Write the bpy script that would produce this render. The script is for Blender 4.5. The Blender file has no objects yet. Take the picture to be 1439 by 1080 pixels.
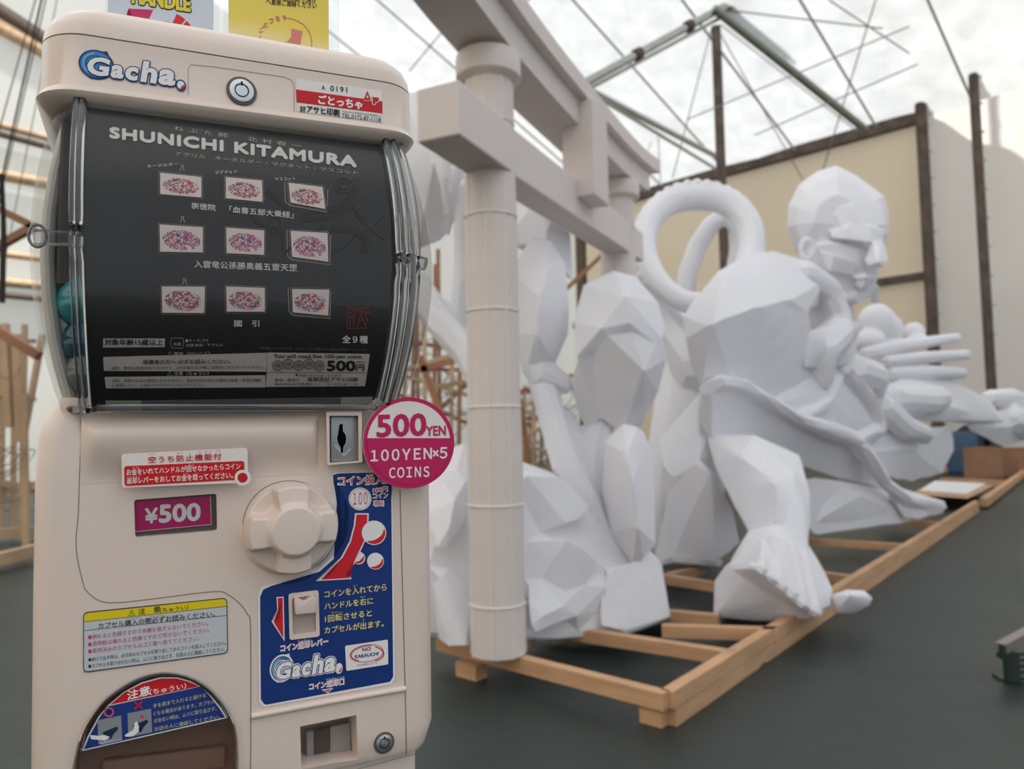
import bpy, bmesh, math, random
from mathutils import Vector, Matrix
random.seed(7)
S = bpy.context.scene
COL = S.collection

# ------------------------------------------------------------------ camera
FPX = 1050.0
def _n(v): v = Vector(v); return v.normalized()
UPC = _n((-319, 17000, -1050)); FW = Vector((0, 0, -1))
YC = (FW - FW.dot(UPC) * UPC).normalized(); XC = YC.cross(UPC)
RM = Matrix((XC, YC, UPC))
CAM = Vector((0, 0, 1.05))
cd = bpy.data.cameras.new('camera'); cam = bpy.data.objects.new('camera', cd); COL.objects.link(cam)
cam.matrix_world = Matrix.Translation(CAM) @ RM.to_4x4()
cd.sensor_width = 36; cd.lens = FPX / 1439 * 36; cd.clip_start = 0.02; cd.clip_end = 300
cd.dof.use_dof = True; cd.dof.focus_distance = 0.60; cd.dof.aperture_fstop = 7.5
S.camera = cam

# ------------------------------------------------------------------ light
w = bpy.data.worlds.new('sky'); S.world = w; w.use_nodes = True
bg = w.node_tree.nodes['Background']; bg.inputs[0].default_value = (0.86, 0.93, 1.0, 1); bg.inputs[1].default_value = 0.54
sd = bpy.data.lights.new('sun', 'SUN'); sd.energy = 5.1; sd.angle = math.radians(3); sd.color = (1.0, 0.99, 0.98)
sun = bpy.data.objects.new('sun', sd); COL.objects.link(sun); sun.rotation_euler = (math.radians(24), math.radians(-28), 0)
S.view_settings.view_transform = 'Standard'; S.view_settings.look = 'None'
S.view_settings.exposure = 0.75; S.view_settings.gamma = 1.0; S.view_settings.use_curve_mapping = False
S.cycles.max_bounces = 10; S.cycles.diffuse_bounces = 4; S.cycles.transparent_max_bounces = 16
S.cycles.transmission_bounces = 8; S.cycles.caustics_refractive = False; S.cycles.caustics_reflective = False
S.cycles.use_denoising = True; S.cycles.sample_clamp_indirect = 6

# ------------------------------------------------------------------ points
def ray(px, py): return RM @ Vector((px - 719.5, 540 - py, -FPX))
def G(px, py, z=0.0):                       # where the line of sight meets a level plane
    d = ray(px, py); return CAM + d * ((z - CAM.z) / d.z)
def P(px, py, Y):                           # point at depth Y
    d = ray(px, py); return CAM + d * (Y / d.y)
TH = math.radians(26.2)
_d = ray(350, 600); _C = CAM + _d * (0.567 / _d.y); MO = Vector((_C.x, _C.y, 0))
def _L(v): c, s = math.cos(TH), math.sin(TH); return Vector((c*v.x + s*v.y, -s*v.x + c*v.y, v.z))
CL = _L(CAM - MO)
def M(px, py, off=0.0):                     # point on the machine's front plane (machine space)
    d = _L(ray(px, py)); return CL + d * ((-off - CL.y) / d.y)
ZC, HZ = 1.178, 0.118
def bulge(z): return 0.004 + 0.026 * max(0, 1 - ((z - ZC) / HZ) ** 2)
def MP(px, py, lift=0.0):                   # point on the curved poster
    o = 0.02
    for _ in range(6): p = M(px, py, o + lift); o = bulge(p.z)
    return p

# ------------------------------------------------------------------ materials
def lin(h):
    h = h.lstrip('#'); r = []
    for i in (0, 2, 4):
        c = int(h[i:i+2], 16) / 255; r.append(c / 12.92 if c <= .04045 else ((c + .055) / 1.055) ** 2.4)
    return (*r, 1)
_m = {}
def mat(name, col, rough=.5, metal=0, bump=0, bscale=40, spec=.5, coat=0, var=0, vscale=6, stretch=None):
    if name in _m: return _m[name]
    m = bpy.data.materials.new(name); m.use_nodes = True; nt = m.node_tree; N = nt.nodes; b = N['Principled BSDF']
    b.inputs['Base Color'].default_value = lin(col); b.inputs['Roughness'].default_value = rough
    b.inputs['Metallic'].default_value = metal; b.inputs['Specular IOR Level'].default_value = spec
    b.inputs['Coat Weight'].default_value = coat
    tc = N.new('ShaderNodeTexCoord'); src = tc.outputs['Object']
    if stretch:
        mp = N.new('ShaderNodeMapping'); mp.inputs['Scale'].default_value = stretch
        nt.links.new(src, mp.inputs[0]); src = mp.outputs[0]
    nz = N.new('ShaderNodeTexNoise'); nz.inputs['Scale'].default_value = bscale; nz.inputs['Detail'].default_value = 4
    nt.links.new(src, nz.inputs[0])
    if bump:
        bp = N.new('ShaderNodeBump'); bp.inputs['Strength'].default_value = bump; bp.inputs['Distance'].default_value = .01
        nt.links.new(nz.outputs[0], bp.inputs['Height']); nt.links.new(bp.outputs[0], b.inputs['Normal'])
    if var:
        n2 = N.new('ShaderNodeTexNoise'); n2.inputs['Scale'].default_value = vscale; n2.inputs['Detail'].default_value = 5
        nt.links.new(src, n2.inputs[0])
        hs = N.new('ShaderNodeHueSaturation'); hs.inputs['Color'].default_value = lin(col)
        mr = N.new('ShaderNodeMapRange'); mr.inputs[3].default_value = 1 - var; mr.inputs[4].default_value = 1 + var
        mr.inputs[1].default_value = .3; mr.inputs[2].default_value = .7
        nt.links.new(n2.outputs[0], mr.inputs[0]); nt.links.new(mr.outputs[0], hs.inputs['Value'])
        nt.links.new(hs.outputs[0], b.inputs['Base Color'])
    _m[name] = m; return m
def ink(h): return mat('ink_' + h, h, .45, spec=.3)
def paper(name, col, trans=.3, bump=.15):
    m = bpy.data.materials.new(name); m.use_nodes = True; nt = m.node_tree; N = nt.nodes; out = N['Material Output']
    b = N['Principled BSDF']; b.inputs['Base Color'].default_value = lin(col); b.inputs['Roughness'].default_value = .6
    b.inputs['Specular IOR Level'].default_value = .3
    t = N.new('ShaderNodeBsdfTranslucent'); t.inputs[0].default_value = lin(col)
    mx = N.new('ShaderNodeMixShader'); mx.inputs[0].default_value = trans
    tc = N.new('ShaderNodeTexCoord'); nz = N.new('ShaderNodeTexNoise'); nz.inputs['Scale'].default_value = 7; nz.inputs['Detail'].default_value = 7
    bp = N.new('ShaderNodeBump'); bp.inputs['Strength'].default_value = bump; bp.inputs['Distance'].default_value = .04
    nt.links.new(tc.outputs['Object'], nz.inputs[0]); nt.links.new(nz.outputs[0], bp.inputs['Height'])
    nt.links.new(bp.outputs[0], b.inputs['Normal'])
    nt.links.new(b.outputs[0], mx.inputs[1]); nt.links.new(t.outputs[0], mx.inputs[2]); nt.links.new(mx.outputs[0], out.inputs[0])
    _m[name] = m; return m
def sheet(name, col, trans, scale=.6, var=.06, rough=.5):       # tent fabric
    m = paper(name, col, trans, 0); nt = m.node_tree; N = nt.nodes
    tc = N.new('ShaderNodeTexCoord'); n2 = N.new('ShaderNodeTexNoise'); n2.inputs['Scale'].default_value = scale; n2.inputs['Detail'].default_value = 8; n2.inputs['Distortion'].default_value = .6
    nt.links.new(tc.outputs['Object'], n2.inputs[0])
    hs = N.new('ShaderNodeHueSaturation'); hs.inputs['Color'].default_value = lin(col)
    mr = N.new('ShaderNodeMapRange'); mr.inputs[1].default_value = .3; mr.inputs[2].default_value = .7; mr.inputs[3].default_value = 1 - var; mr.inputs[4].default_value = 1
    nt.links.new(n2.outputs[0], mr.inputs[0]); nt.links.new(mr.outputs[0], hs.inputs['Value'])
    for n in N:
        if n.type == 'BSDF_TRANSLUCENT': nt.links.new(hs.outputs[0], n.inputs[0])
        if n.type == 'BSDF_PRINCIPLED':
            nt.links.new(hs.outputs[0], n.inputs['Base Color']); n.inputs['Roughness'].default_value = .8
    return m
def clear(name, tint=(.9, .92, .93), k=.5, ior=1.45, rough=.02):
    m = bpy.data.materials.new(name); m.use_nodes = True; nt = m.node_tree; N = nt.nodes; out = N['Material Output']
    N.remove(N['Principled BSDF'])
    t = N.new('ShaderNodeBsdfTransparent'); t.inputs[0].default_value = (*tint, 1)
    g = N.new('ShaderNodeBsdfGlossy'); g.inputs['Roughness'].default_value = rough
    f = N.new('ShaderNodeFresnel'); f.inputs[0].default_value = ior
    mx = N.new('ShaderNodeMixShader'); mu = N.new('ShaderNodeMath'); mu.operation = 'MULTIPLY'; mu.inputs[1].default_value = k
    nt.links.new(f.outputs[0], mu.inputs[0]); nt.links.new(mu.outputs[0], mx.inputs[0])
    nt.links.new(t.outputs[0], mx.inputs[1]); nt.links.new(g.outputs[0], mx.inputs[2]); nt.links.new(mx.outputs[0], out.inputs[0])
    _m[name] = m; return m

PLASTIC = mat('cream_plastic', 'E8D5C9', .28, coat=.2)
PLASTIC2 = mat('cream_plastic_moulded', 'E5D3C8', .33)
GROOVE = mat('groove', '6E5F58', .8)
CLEARP = clear('clear_plastic', (.93, .93, .92), .32); ACRYL = clear('acrylic', (.95, .96, .97), .8)
GLASSROD = mat('polycarbonate_rib', 'E8EEF2', .05)
GLASSROD.node_tree.nodes['Principled BSDF'].inputs['Transmission Weight'].default_value = 1
SMOKE = clear('smoked_plastic', (.88, .83, .80), .6)
METAL = mat('brushed_metal', 'C9C9CC', .3, 1, bump=.1, bscale=200)
GREYM = mat('grey_cast_metal', '9A9C9E', .4, .6)
WOOD = mat('pine_timber', 'C79C76', .6, bump=.2, bscale=30, var=.16, vscale=3, stretch=(1, 1, 8))
PAPER = paper('white_paper', 'F5F4F8', .25, .3); PAPERW = paper('gateway_paper', 'EADFDA', .15)
RUST = mat('rusty_steel', '5F5148', .6, .4, bump=.3, var=.35, vscale=4)
GALV = mat('galvanised_steel', 'A9ABA6', .3, .9, var=.1)

# ------------------------------------------------------------------ mesh helpers
def link(o, parent=None):
    COL.objects.link(o)
    if parent: o.parent = parent
    return o
def mk(name, v, f, m, parent=None, smooth=False, mi=None):
    me = bpy.data.meshes.new(name); me.from_pydata([tuple(a) for a in v], [], f)
    for x in (m if isinstance(m, list) else [m]): me.materials.append(x)
    if mi: me.polygons.foreach_set('material_index', mi)
    if smooth: me.polygons.foreach_set('use_smooth', [True] * len(f))
    me.update(); return link(bpy.data.objects.new(name, me), parent)
def from_bm(name, bm, m, parent=None, smooth=False):
    me = bpy.data.meshes.new(name); bm.to_mesh(me); bm.free()
    for x in (m if isinstance(m, list) else [m]): me.materials.append(x)
    if smooth: me.polygons.foreach_set('use_smooth', [True] * len(me.polygons))
    return link(bpy.data.objects.new(name, me), parent)
def empty(name, loc, rz=0):
    o = bpy.data.objects.new(name, None); o.empty_display_size = .1; o.location = loc; o.rotation_euler = (0, 0, rz); COL.objects.link(o); return o
def tag(o, label=None, cat=None, group=None, kind=None):
    if label: o['label'] = label
    if cat: o['category'] = cat
    if group: o['group'] = group
    if kind: o['kind'] = kind
    return o
def recenter(o):                             # put a free mesh's origin at its base
    me = o.data; vs = [v.co for v in me.vertices]
    c = Vector(((min(v.x for v in vs) + max(v.x for v in vs)) / 2, (min(v.y for v in vs) + max(v.y for v in vs)) / 2, min(v.z for v in vs)))
    me.transform(Matrix.Translation(-c)); o.location = o.location + c; return o
def smoothby(o, ang=35):
    me = o.data; me.polygons.foreach_set('use_smooth', [True] * len(me.polygons))
    me.set_sharp_from_angle(angle=math.radians(ang)); return o
def bake(o):                                 # apply modifiers
    dg = bpy.context.evaluated_depsgraph_get(); me = bpy.data.meshes.new_from_object(o.evaluated_get(dg))
    old = o.data; o.modifiers.clear(); o.data = me; me.name = o.name; bpy.data.meshes.remove(old); return o
def rring(x0, x1, yf, yb, r, z, n=8):        # rounded rectangle ring
    pts = []
    for cx, cy, a0 in ((x0+r, yf+r, 180), (x1-r, yf+r, 270), (x1-r, yb-r, 0), (x0+r, yb-r, 90)):
        for i in range(n + 1):
            a = math.radians(a0 + 90 * i / n); pts.append((cx + r*math.cos(a), cy + r*math.sin(a), z))
    return pts
def loft(name, rings, m, parent=None, cap=True, smooth=True, ang=35):
    n = len(rings[0]); v = [p for r in rings for p in r]; f = []
    for k in range(len(rings) - 1):
        for i in range(n):
            j = (i + 1) % n; f.append((k*n+i, k*n+j, (k+1)*n+j, (k+1)*n+i))
    if cap: f.append(tuple(reversed(range(n)))); f.append(tuple(range((len(rings)-1)*n, len(rings)*n)))
    o = mk(name, v, f, m, parent)
    return smoothby(o, ang) if smooth else o
def spline(pts, n=6, closed=False):
    out = []; N = len(pts)
    for i in range(N if closed else N - 1):
        g = lambda k: Vector(pts[k % N] if closed else pts[max(0, min(N-1, k))])
        a, b, c, d = g(i-1), g(i), g(i+1), g(i+2)
        for s in range(n):
            t = s / n; out.append(.5*((2*b) + (c-a)*t + (2*a-5*b+4*c-d)*t*t + (3*b-a-3*c+d)*t**3))
    if not closed: out.append(Vector(pts[-1]))
    return out
def tube(name, pts, r, m, parent=None, n=8, closed=False, rads=None):
    pts = [Vector(p) for p in pts]; v = []; f = []; up = Vector((0, 0, 1)); N = len(pts)
    for i, p in enumerate(pts):
        t = (pts[(i+1) % N] - pts[i-1]) if closed else (pts[min(i+1, N-1)] - pts[max(i-1, 0)])
        t.normalize(); a = t.cross(up)
        if a.length < .05: a = t.cross(Vector((0, 1, 0)))
        a.normalize(); b = t.cross(a); rr = rads[i] if rads else r
        for k in range(n):
            q = 2*math.pi*k/n; v.append(p + (a*math.cos(q) + b*math.sin(q)) * rr)
    for i in range(N if closed else N - 1):
        for k in range(n):
            a0, a1 = i*n+k, i*n+(k+1) % n; b0, b1 = ((i+1) % N)*n+k, ((i+1) % N)*n+(k+1) % n; f.append((a0, a1, b1, b0))
    if not closed: f.append(tuple(reversed(range(n)))); f.append(tuple(range((N-1)*n, N*n)))
    o = mk(name, v, f, m, parent, smooth=True); return smoothby(o, 50)
def beam(name, a, b, wd, ht, m, parent=None, up=(0, 0, 1)):     # box from a to b
    a, b = Vector(a), Vector(b); t = (b - a).normalized(); u = Vector(up); s = t.cross(u)
    if s.length < .01: s = t.cross(Vector((1, 0, 0)))
    s.normalize(); u = s.cross(t); v = []
    for p in (a, b):
        for i, j in ((-1, -1), (1, -1), (1, 1), (-1, 1)): v.append(p + s*(i*wd/2) + u*(j*ht/2))
    return mk(name, v, [(3, 2, 1, 0), (4, 5, 6, 7), (0, 1, 5, 4), (1, 2, 6, 5), (2, 3, 7, 6), (3, 0, 4, 7)], m, parent)
def prism(name, pts, y0, y1, m, parent=None, bevel=0, segs=3):    # machine-space outline pts (Vector) pushed between y0 (front) and y1 (back)
    bm = bmesh.new(); vs = [bm.verts.new((p.x, y0, p.z)) for p in pts]; fc = bm.faces.new(vs)
    r = bmesh.ops.extrude_face_region(bm, geom=[fc]); 
    for g in r['geom']:
        if isinstance(g, bmesh.types.BMVert): g.co.y = y1
    bmesh.ops.recalc_face_normals(bm, faces=bm.faces)
    o = from_bm(name, bm, m, parent)
    if bevel:
        md = o.modifiers.new('b', 'BEVEL'); md.width = bevel; md.segments = segs; md.limit_method = 'ANGLE'; md.angle_limit = math.radians(50)
        bake(o)
    return smoothby(o)
def rq(a, b, c, d, r=3, n=4):                # rounded quad in pixels, corners clockwise from top left
    out = []; q = [Vector((*p, 0)) for p in (a, b, c, d)]
    for i in range(4):
        p = q[i]; pr = (q[i-1] - p).normalized(); nx = (q[(i+1) % 4] - p).normalized()
        for k in range(n + 1):
            t = k / n; s = p + pr * r; e = p + nx * r
            out.append(tuple(((1-t)**2*s + 2*(1-t)*t*p + t*t*e)[:2]))
    return out
def circ(cx, cy, rx, ry=None, n=32, a0=0, a1=360):
    ry = rx if ry is None else ry; full = abs(a1 - a0) == 360; k = n if full else n + 1
    return [(cx + rx*math.cos(math.radians(a0 + (a1-a0)*i/n)), cy + ry*math.sin(math.radians(a0 + (a1-a0)*i/n))) for i in range(k)]

# ------------------------------------------------------------------ printing: flat shapes and letters on a machine surface
class Print:
    def __init__(s, base, curved=False, step=.00012):
        s.base, s.curved, s.step = base, curved, step; s.v = []; s.f = []; s.mi = []; s.m = []
    def at(s, px, py): return MP(px, py) if s.curved else M(px, py, s.base)
    def mat(s, h):
        m = ink(h) if isinstance(h, str) else h
        if m not in s.m: s.m.append(m)
        return s.m.index(m)
    def put(s, pts, faces, lay, h):
        k = len(s.v); i = s.mat(h)
        for p in pts:
            off = (bulge(p.z) if s.curved else s.base) + lay * s.step
            s.v.append((p.x, -off, p.z))
        for f in faces: s.f.append(tuple(k + a for a in f)); s.mi.append(i)
    def poly(s, px, h, lay=0):
        bm = bmesh.new(); vs = [bm.verts.new(s.at(*p)) for p in px]
        for v in vs: v.co.y = 0
        bm.faces.new(vs)
        if s.curved:
            z0 = min(v.co.z for v in vs); z1 = max(v.co.z for v in vs); k = int((z1 - z0) / .004)
            for i in range(1, k + 1):
                bmesh.ops.bisect_plane(bm, geom=bm.verts[:] + bm.edges[:] + bm.faces[:], plane_co=(0, 0, z0 + (z1-z0)*i/(k+1)), plane_no=(0, 0, 1))
        bmesh.ops.triangulate(bm, faces=bm.faces[:])
        bm.verts.index_update(); bmesh.ops.recalc_face_normals(bm, faces=bm.faces)
        fs = []
        for f in bm.faces:
            t = [v.index for v in f.verts]; fs.append(t if f.normal.y < 0 else t[::-1])
        s.put([v.co.copy() for v in bm.verts], fs, lay, h); bm.free()
    def line(s, pts, wpx, h, lay=1, closed=False):
        P2 = [Vector((*p, 0)) for p in pts]; n = len(P2); L = []; R = []
        for i, p in enumerate(P2):
            a = P2[i-1] if (i or closed) else p; b = P2[(i+1) % n] if (i < n-1 or closed) else p
            t = (b - a).normalized(); q = Vector((-t.y, t.x, 0)) * wpx / 2; L.append(p + q); R.append(p - q)
        for i in range(n if closed else n - 1):
            j = (i+1) % n; s.put([s.at(*L[i][:2]), s.at(*L[j][:2]), s.at(*R[j][:2]), s.at(*R[i][:2])], [(0, 1, 2, 3)], lay, h)
    def txt(s, t, p0, p1, hpx, h, bold=0, lay=1, slant=0, spacing=1, raw=False):
        if bold > 0 and not raw:
            d = min(bold * hpx * 1.3, 1.35)
            for k in range(6 if d > .35 else 4):
                a = 2*math.pi*(k + .5) / (6 if d > .35 else 4); s.txt(t, (p0[0] + d*math.cos(a), p0[1] + d*math.sin(a)), (p1[0] + d*math.cos(a), p1[1] + d*math.sin(a)), hpx, h, 0, lay + k*.13, slant, spacing)
            return
        # bounding box of the text: bottom left p0, bottom right p1 (pixels), height hpx
        cu = bpy.data.curves.new('t', 'FONT'); cu.body = t; cu.resolution_u = 3; cu.offset = bold; cu.space_character = spacing
        ob = bpy.data.objects.new('t', cu); me = bpy.data.meshes.new_from_object(ob)
        if me.vertices:
            xs = [v.co.x for v in me.vertices]; ys = [v.co.y for v in me.vertices]
            x0, x1, y0, y1 = min(xs), max(xs), min(ys), max(ys)
            sx = (p1[0]-p0[0]) / max(x1-x0, 1e-6); dy = p1[1]-p0[1]
            pts = []
            for v in me.vertices:
                a = (v.co.x - x0) / max(x1-x0, 1e-6); b = (v.co.y - y0) / max(y1-y0, 1e-6)
                pts.append(s.at(p0[0] + a*(p1[0]-p0[0]) + slant*b*hpx, p0[1] + a*dy - b*hpx))
            s.put(pts, [list(p.vertices) for p in me.polygons], lay, h)
        bpy.data.objects.remove(ob); bpy.data.curves.remove(cu); bpy.data.meshes.remove(me)
    def build(s, name, parent, kind=None):
        o = mk(name, s.v, s.f, s.m, parent, mi=s.mi)
        if kind: o['kind'] = kind
        return o
def crop(x0, y0, k): return lambda x, y: (x0 + x / k, y0 + y / k)
c1, c2, c3, c4 = crop(30, 0, 4.797), crop(300, 0, 4.797), crop(30, 200, 4.797), crop(300, 200, 4.497)
c5, c6, c7, c8 = crop(30, 400, 4.797), crop(330, 400, 4.497), crop(130, 600, 5.996), crop(320, 600, 4.497)
cA, cB = crop(90, 820, 4.154), crop(340, 800, 3.857)
# ================================================================== TENT AND GROUND
def st(o): o['kind'] = 'structure'; return o
FLOOR = mat('green_ground_sheet', '242E2C', .45, bump=.5, bscale=4, var=.14, vscale=1.3)
def floor():
    n = 90; v = []; f = []; x0, x1, y0, y1 = -20, 20, -12, 26
    def hgt(x, y):
        s = 0
        for ax, ay, dx, dy, w, a in FOLDS:
            d = (x-ax)*dy - (y-ay)*dx; s += a * math.exp(-(d/w)**2)
        return s
    FOLDS = [(1.5, 3.2, .93, -.36, .03, .012), (2.2, 3.0, .5, .86, .03, .012), (-.5, 2.2, .96, -.2, .05, .005), (1, 2.0, .98, .18, .05, .004), (3, 4.5, .97, -.25, .05, .014), (0, 1.6, .9, -.4, .04, .003)]
    xs = [x0 + (x1-x0)*i/60 for i in range(61)]; xs = sorted(set([x for x in xs if x < -2 or x > 5] + [-2 + 7*i/140 for i in range(141)]))
    ys = sorted(set([y0 + (y1-y0)*i/60 for i in range(61) if not .8 < y0 + (y1-y0)*i/60 < 6] + [.8 + 5.2*i/120 for i in range(121)]))
    for y in ys:
        for x in xs: v.append((x, y, hgt(x, y) if (-2.1 < x < 5.1 and .7 < y < 6.1) else 0))
    nx = len(xs)
    for j in range(len(ys)-1):
        for i in range(nx-1): a = j*nx+i; f.append((a, a+1, a+nx+1, a+nx))
    return st(mk('floor', v, f, FLOOR, smooth=True))
floor()
BEIGE = sheet('beige_wall_sheet', 'EAD6BA', .36, .35, .08); WHITEW = sheet('white_wall_sheet', 'F4F0E4', .6, .3, .10)
ROOF = sheet('white_roof_sheet', 'E8E9E8', .5, 1.4, .2); PALE = sheet('pale_wall_sheet', 'EADFD3', .36, .4, .06); TAN = sheet('tan_curtain_sheet', 'E0C6A2', .32, .6, .1)
WD = Vector((-.716, .698, 0)).normalized(); K = P(1300, 165, 17); K.z = 0; EAVE = P(1300, 165, 17).z
E2 = K + WD * 10.6; GD = Vector((-.92, -.39, 0))
def wall(name, a, b, z0, z1, m, folds=0, nseg=2, z1b=None):
    v = []; f = []; nrm = (b-a).cross(Vector((0, 0, 1))).normalized()
    for i in range(nseg + 1):
        t = i / nseg; p = a.lerp(b, t) + nrm * (folds * math.sin(t * nseg * .9) if folds else 0)
        zt = z1 + ((z1b if z1b is not None else z1) - z1) * t
        v += [(p.x, p.y, z0), (p.x, p.y, zt)]
    for i in range(nseg): f.append((2*i, 2*i+2, 2*i+3, 2*i+1))
    return st(mk(name, v, f, m, smooth=folds > 0))
wall('wall_far', K, E2, -.02, EAVE, BEIGE)
nrm = Vector((-.698, -.716, 0))                       # from the side wall towards the middle of the tent
RS = .34; RIDGE = 15.0
def roofpt(s, d): q = K + WD * s + nrm * d; z = EAVE + RS * min(d, 2*RIDGE - d); return Vector((q.x, q.y, z))
def roof(name, s0, s1, d0, d1):
    v = []; f = []; n = 12
    for j in range(n + 1):
        for i in range(n + 1): p = roofpt(s0 + (s1-s0)*i/n, d0 + (d1-d0)*j/n); v.append(p + Vector((0, 0, .12*math.sin(i*math.pi/2)**2)))
    for j in range(n):
        for i in range(n): a = j*(n+1)+i; f.append((a, a+1, a+n+2, a+n+1))
    return st(mk(name, v, f, ROOF, smooth=True))
roof('ceiling', -14, 13, 0, RIDGE); roof('ceiling_rear', -14, 13, RIDGE, 2*RIDGE)
SEAM = mat('roof_seam', 'CFCEC6', .7)
for k, s_ in enumerate(range(-13, 13, 2)): st(beam('trim_%d' % (k + 1), roofpt(s_, .2) - Vector((0, 0, .06)), roofpt(s_, RIDGE - .1) - Vector((0, 0, .06)), .05, .03, SEAM))
G2 = E2 + GD * 30
wall('wall_left', E2 + WD * .0, G2, -.02, 13.6, WHITEW)
# gable triangle above is closed by the same wall rising with the roof
R0 = K + Vector((3.2, -.9, 0)); R1 = K + Vector((9.5, -3.6, 0))
wall('wall_right', K, R0, -.02, 17, PALE, .05, 18); wall('wall_curtain', R0 + Vector((.15, -.1, 0)), R1, -.02, 17, TAN, .22, 30)
wall('wall_rear', K + nrm * 30 + WD * 13, K + nrm * 30 - WD * 14, -.02, EAVE, BEIGE)
# posts and rails of the tent
def laced_post(name, base, r, h, label, nubs=True, ang=0):
    t = empty(name, base); o = tube('post', [(0, 0, 0), (0, 0, h)], r, RUST, t, 8)
    if nubs:
        me = None
        for i in range(int(h / .62)):
            if me is None: b = beam('lace_hook', (-.0, -.02, 0), (r + .06, -.02, 0), .04, .04, GALV, t); me = b.data
            else: b = link(bpy.data.objects.new('lace_hook', me), t)
            b.location = (0, 0, .4 + i * .62)
    tag(t, label, 'post'); return t
p1 = P(1302, 300, 16.7); laced_post('tent_post', Vector((p1.x, p1.y, 0)), .13, 17, 'brown steel tent post with lacing hooks at the corner where the beige wall ends')
p2 = P(1379, 300, 15.6); laced_post('tent_post', Vector((p2.x, p2.y, 0)), .10, 17, 'slimmer steel tent post with lacing hooks beside the tan curtain')
p3 = P(1012, 200, 15); q3 = P(1003, 38, 15)
t = empty('tent_mast', Vector((p3.x, p3.y, 0))); tube('mast', [(0, 0, 0), (0, 0, q3.z)], .10, RUST, t); tag(t, 'brown steel mast rising behind the looped tail to the roof truss', 'post')
p4 = P(816, 330, 22); t = empty('tent_post', Vector((p4.x, p4.y, 0))); tube('post', [(0, 0, 0), (0, 0, EAVE)], .16, RUST, t); tag(t, 'dark steel tent post seen between the two gateway pillars', 'post')
st(beam('trim_eave', K + Vector((0, 0, EAVE)) + nrm*.1, E2 + Vector((0, 0, EAVE)) + nrm*.1, .22, .26, RUST))
zr = P(1270, 390, 17.2).z; st(beam('trim_rail', K + Vector((0, 0, zr)) + nrm*.1, E2 + Vector((0, 0, zr)) + nrm*.1, .12, .18, RUST))
# roof truss: two bright tubes, lattice between
def pipe(name, pts, r, m, label, cat='beam'):
    t = empty(name, Vector(pts[0])); o = tube('pipe', [Vector(p) - Vector(pts[0]) for p in pts], r, m, t, 8); tag(t, label, cat); return t
a, b = P(812, 122, 14), P(1075, -22, 15.6)
t = empty('roof_truss', a)
tube('chord', [Vector(), b-a], .085, GALV, t); c, d = P(818, 130, 14.1), P(1085, -14, 15.7); tube('chord', [c-a, d-a], .04, GALV, t)
for k in (.28, .55, .78): tube('coupling', [(b-a)*k, (b-a)*(k+.03)], .12, RUST, t)
tag(t, 'bright galvanised double pipe truss running up under the white roof', 'truss')
def rafter(p0, p1, r, m, label, name='roof_rafter'): return pipe(name, [P(*p0), P(*p1)], r, m, label)
rafter((1003, 12, 15), (1216, 182, 16.9), .09, mat('greenish_steel', '8E9183', .5, .5), 'grey green rafter slanting down right from the mast head')
rafter((812, 118, 14), (1008, 220, 19), .07, GALV, 'pale lattice rafter slanting down from the left end of the truss')
rafter((826, 128, 14.2), (1004, 236, 19.2), .04, GALV, 'thin lower pipe of the lattice rafter left of the mast')
CAB = mat('wire_cable', '8F8E88', .5, .5)
cables = [((1000, 40, 15), (945, 250, 16), 'cable from the mast head down to the left towards the looped tail'), ((1008, 40, 15), (1128, 252, 17), 'cable from the mast head down right to the bald paper head'),
          ((1012, 34, 15), (1205, 185, 16.6), 'cable just under the grey green rafter'), ((1232, -5, 12), (1156, 240, 14), 'long steep cable that ends above the bald paper head'), ((965, 168, 14), (1278, 37, 12), 'long shallow cable rising right between the mast and the corner post'),
          ((1028, 15, 12), (1240, 40, 12), 'nearly level cable right of the mast head'), ((1165, 0, 12), (1278, 75, 12.5), 'cable slanting down to the corner post'), ((915, 200, 19), (890, 264, 21), 'short cable left of the looped tail top'),
          ((925, 192, 19), (928, 256, 20.5), 'short vertical cable above the looped tail'), ((700, 40, 13), (775, -30, 12), 'cable rising right above the gateway lintel'), ((1290, 90, 12), (1060, 190, 14), 'faint cable rising towards the corner post behind the others'), ((575, 100, 14), (650, 10, 13), 'cable seen in the corner left of the gateway lintel')]
for i, (p, q, lb) in enumerate(cables):
    o = pipe('bracing_cable', [P(*p), P(*q)], .012, CAB, 'steel ' + lb, 'cable'); o['group'] = 'bracing cables under the roof'
# purlins and cords of the left wall
TANW = mat('purlin_timber', 'B99A78', .6, var=.2); DKW = mat('dark_purlin', '5A4A3E', .7, var=.2)
def onleft(px, py, off=.25):                             # where a line of sight meets the left wall
    d = ray(px, py); nl = Vector((GD.y, -GD.x, 0)); tt = (E2 - CAM).dot(nl) / d.dot(nl); return (CAM + d*tt) - d.normalized()*off
for i, (ya, yb, r, m, lb) in enumerate((( -8, 38, .20, DKW, 'thick dark timber across the top of the left tent wall'), (14, 52, .12, TANW, 'tan timber just below the thick dark one on the left wall'), (22, 60, .16, TANW, 'broad tan timber, third from the top on the left wall'),
        (175, 190, .09, TANW, 'tan rail above the dark rail on the left wall'), (187, 202, .09, DKW, 'dark rail under the tan rail on the left wall'), (250, 258, .14, TANW, 'broad weathered rail on the left wall above the crossed rods'), (364, 367, .09, TANW, 'pale rail at the height of the cover latch on the left wall'), (405, 406, .11, TANW, 'yellowish lower rail on the left wall'), (423, 424, .08, DKW, 'lowest dark rail on the left wall'))):
    a, b = onleft(-60, ya - 15), onleft(700, yb + (yb-ya)*5); b = onleft(120, ya + (yb-ya)*2.2)
    t = empty('wall_rail', a); tube('rail', [Vector(), b-a], r, m, t); tag(t, lb, 'rail')
BLK = mat('black_cord', '26221F', .8)
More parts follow.
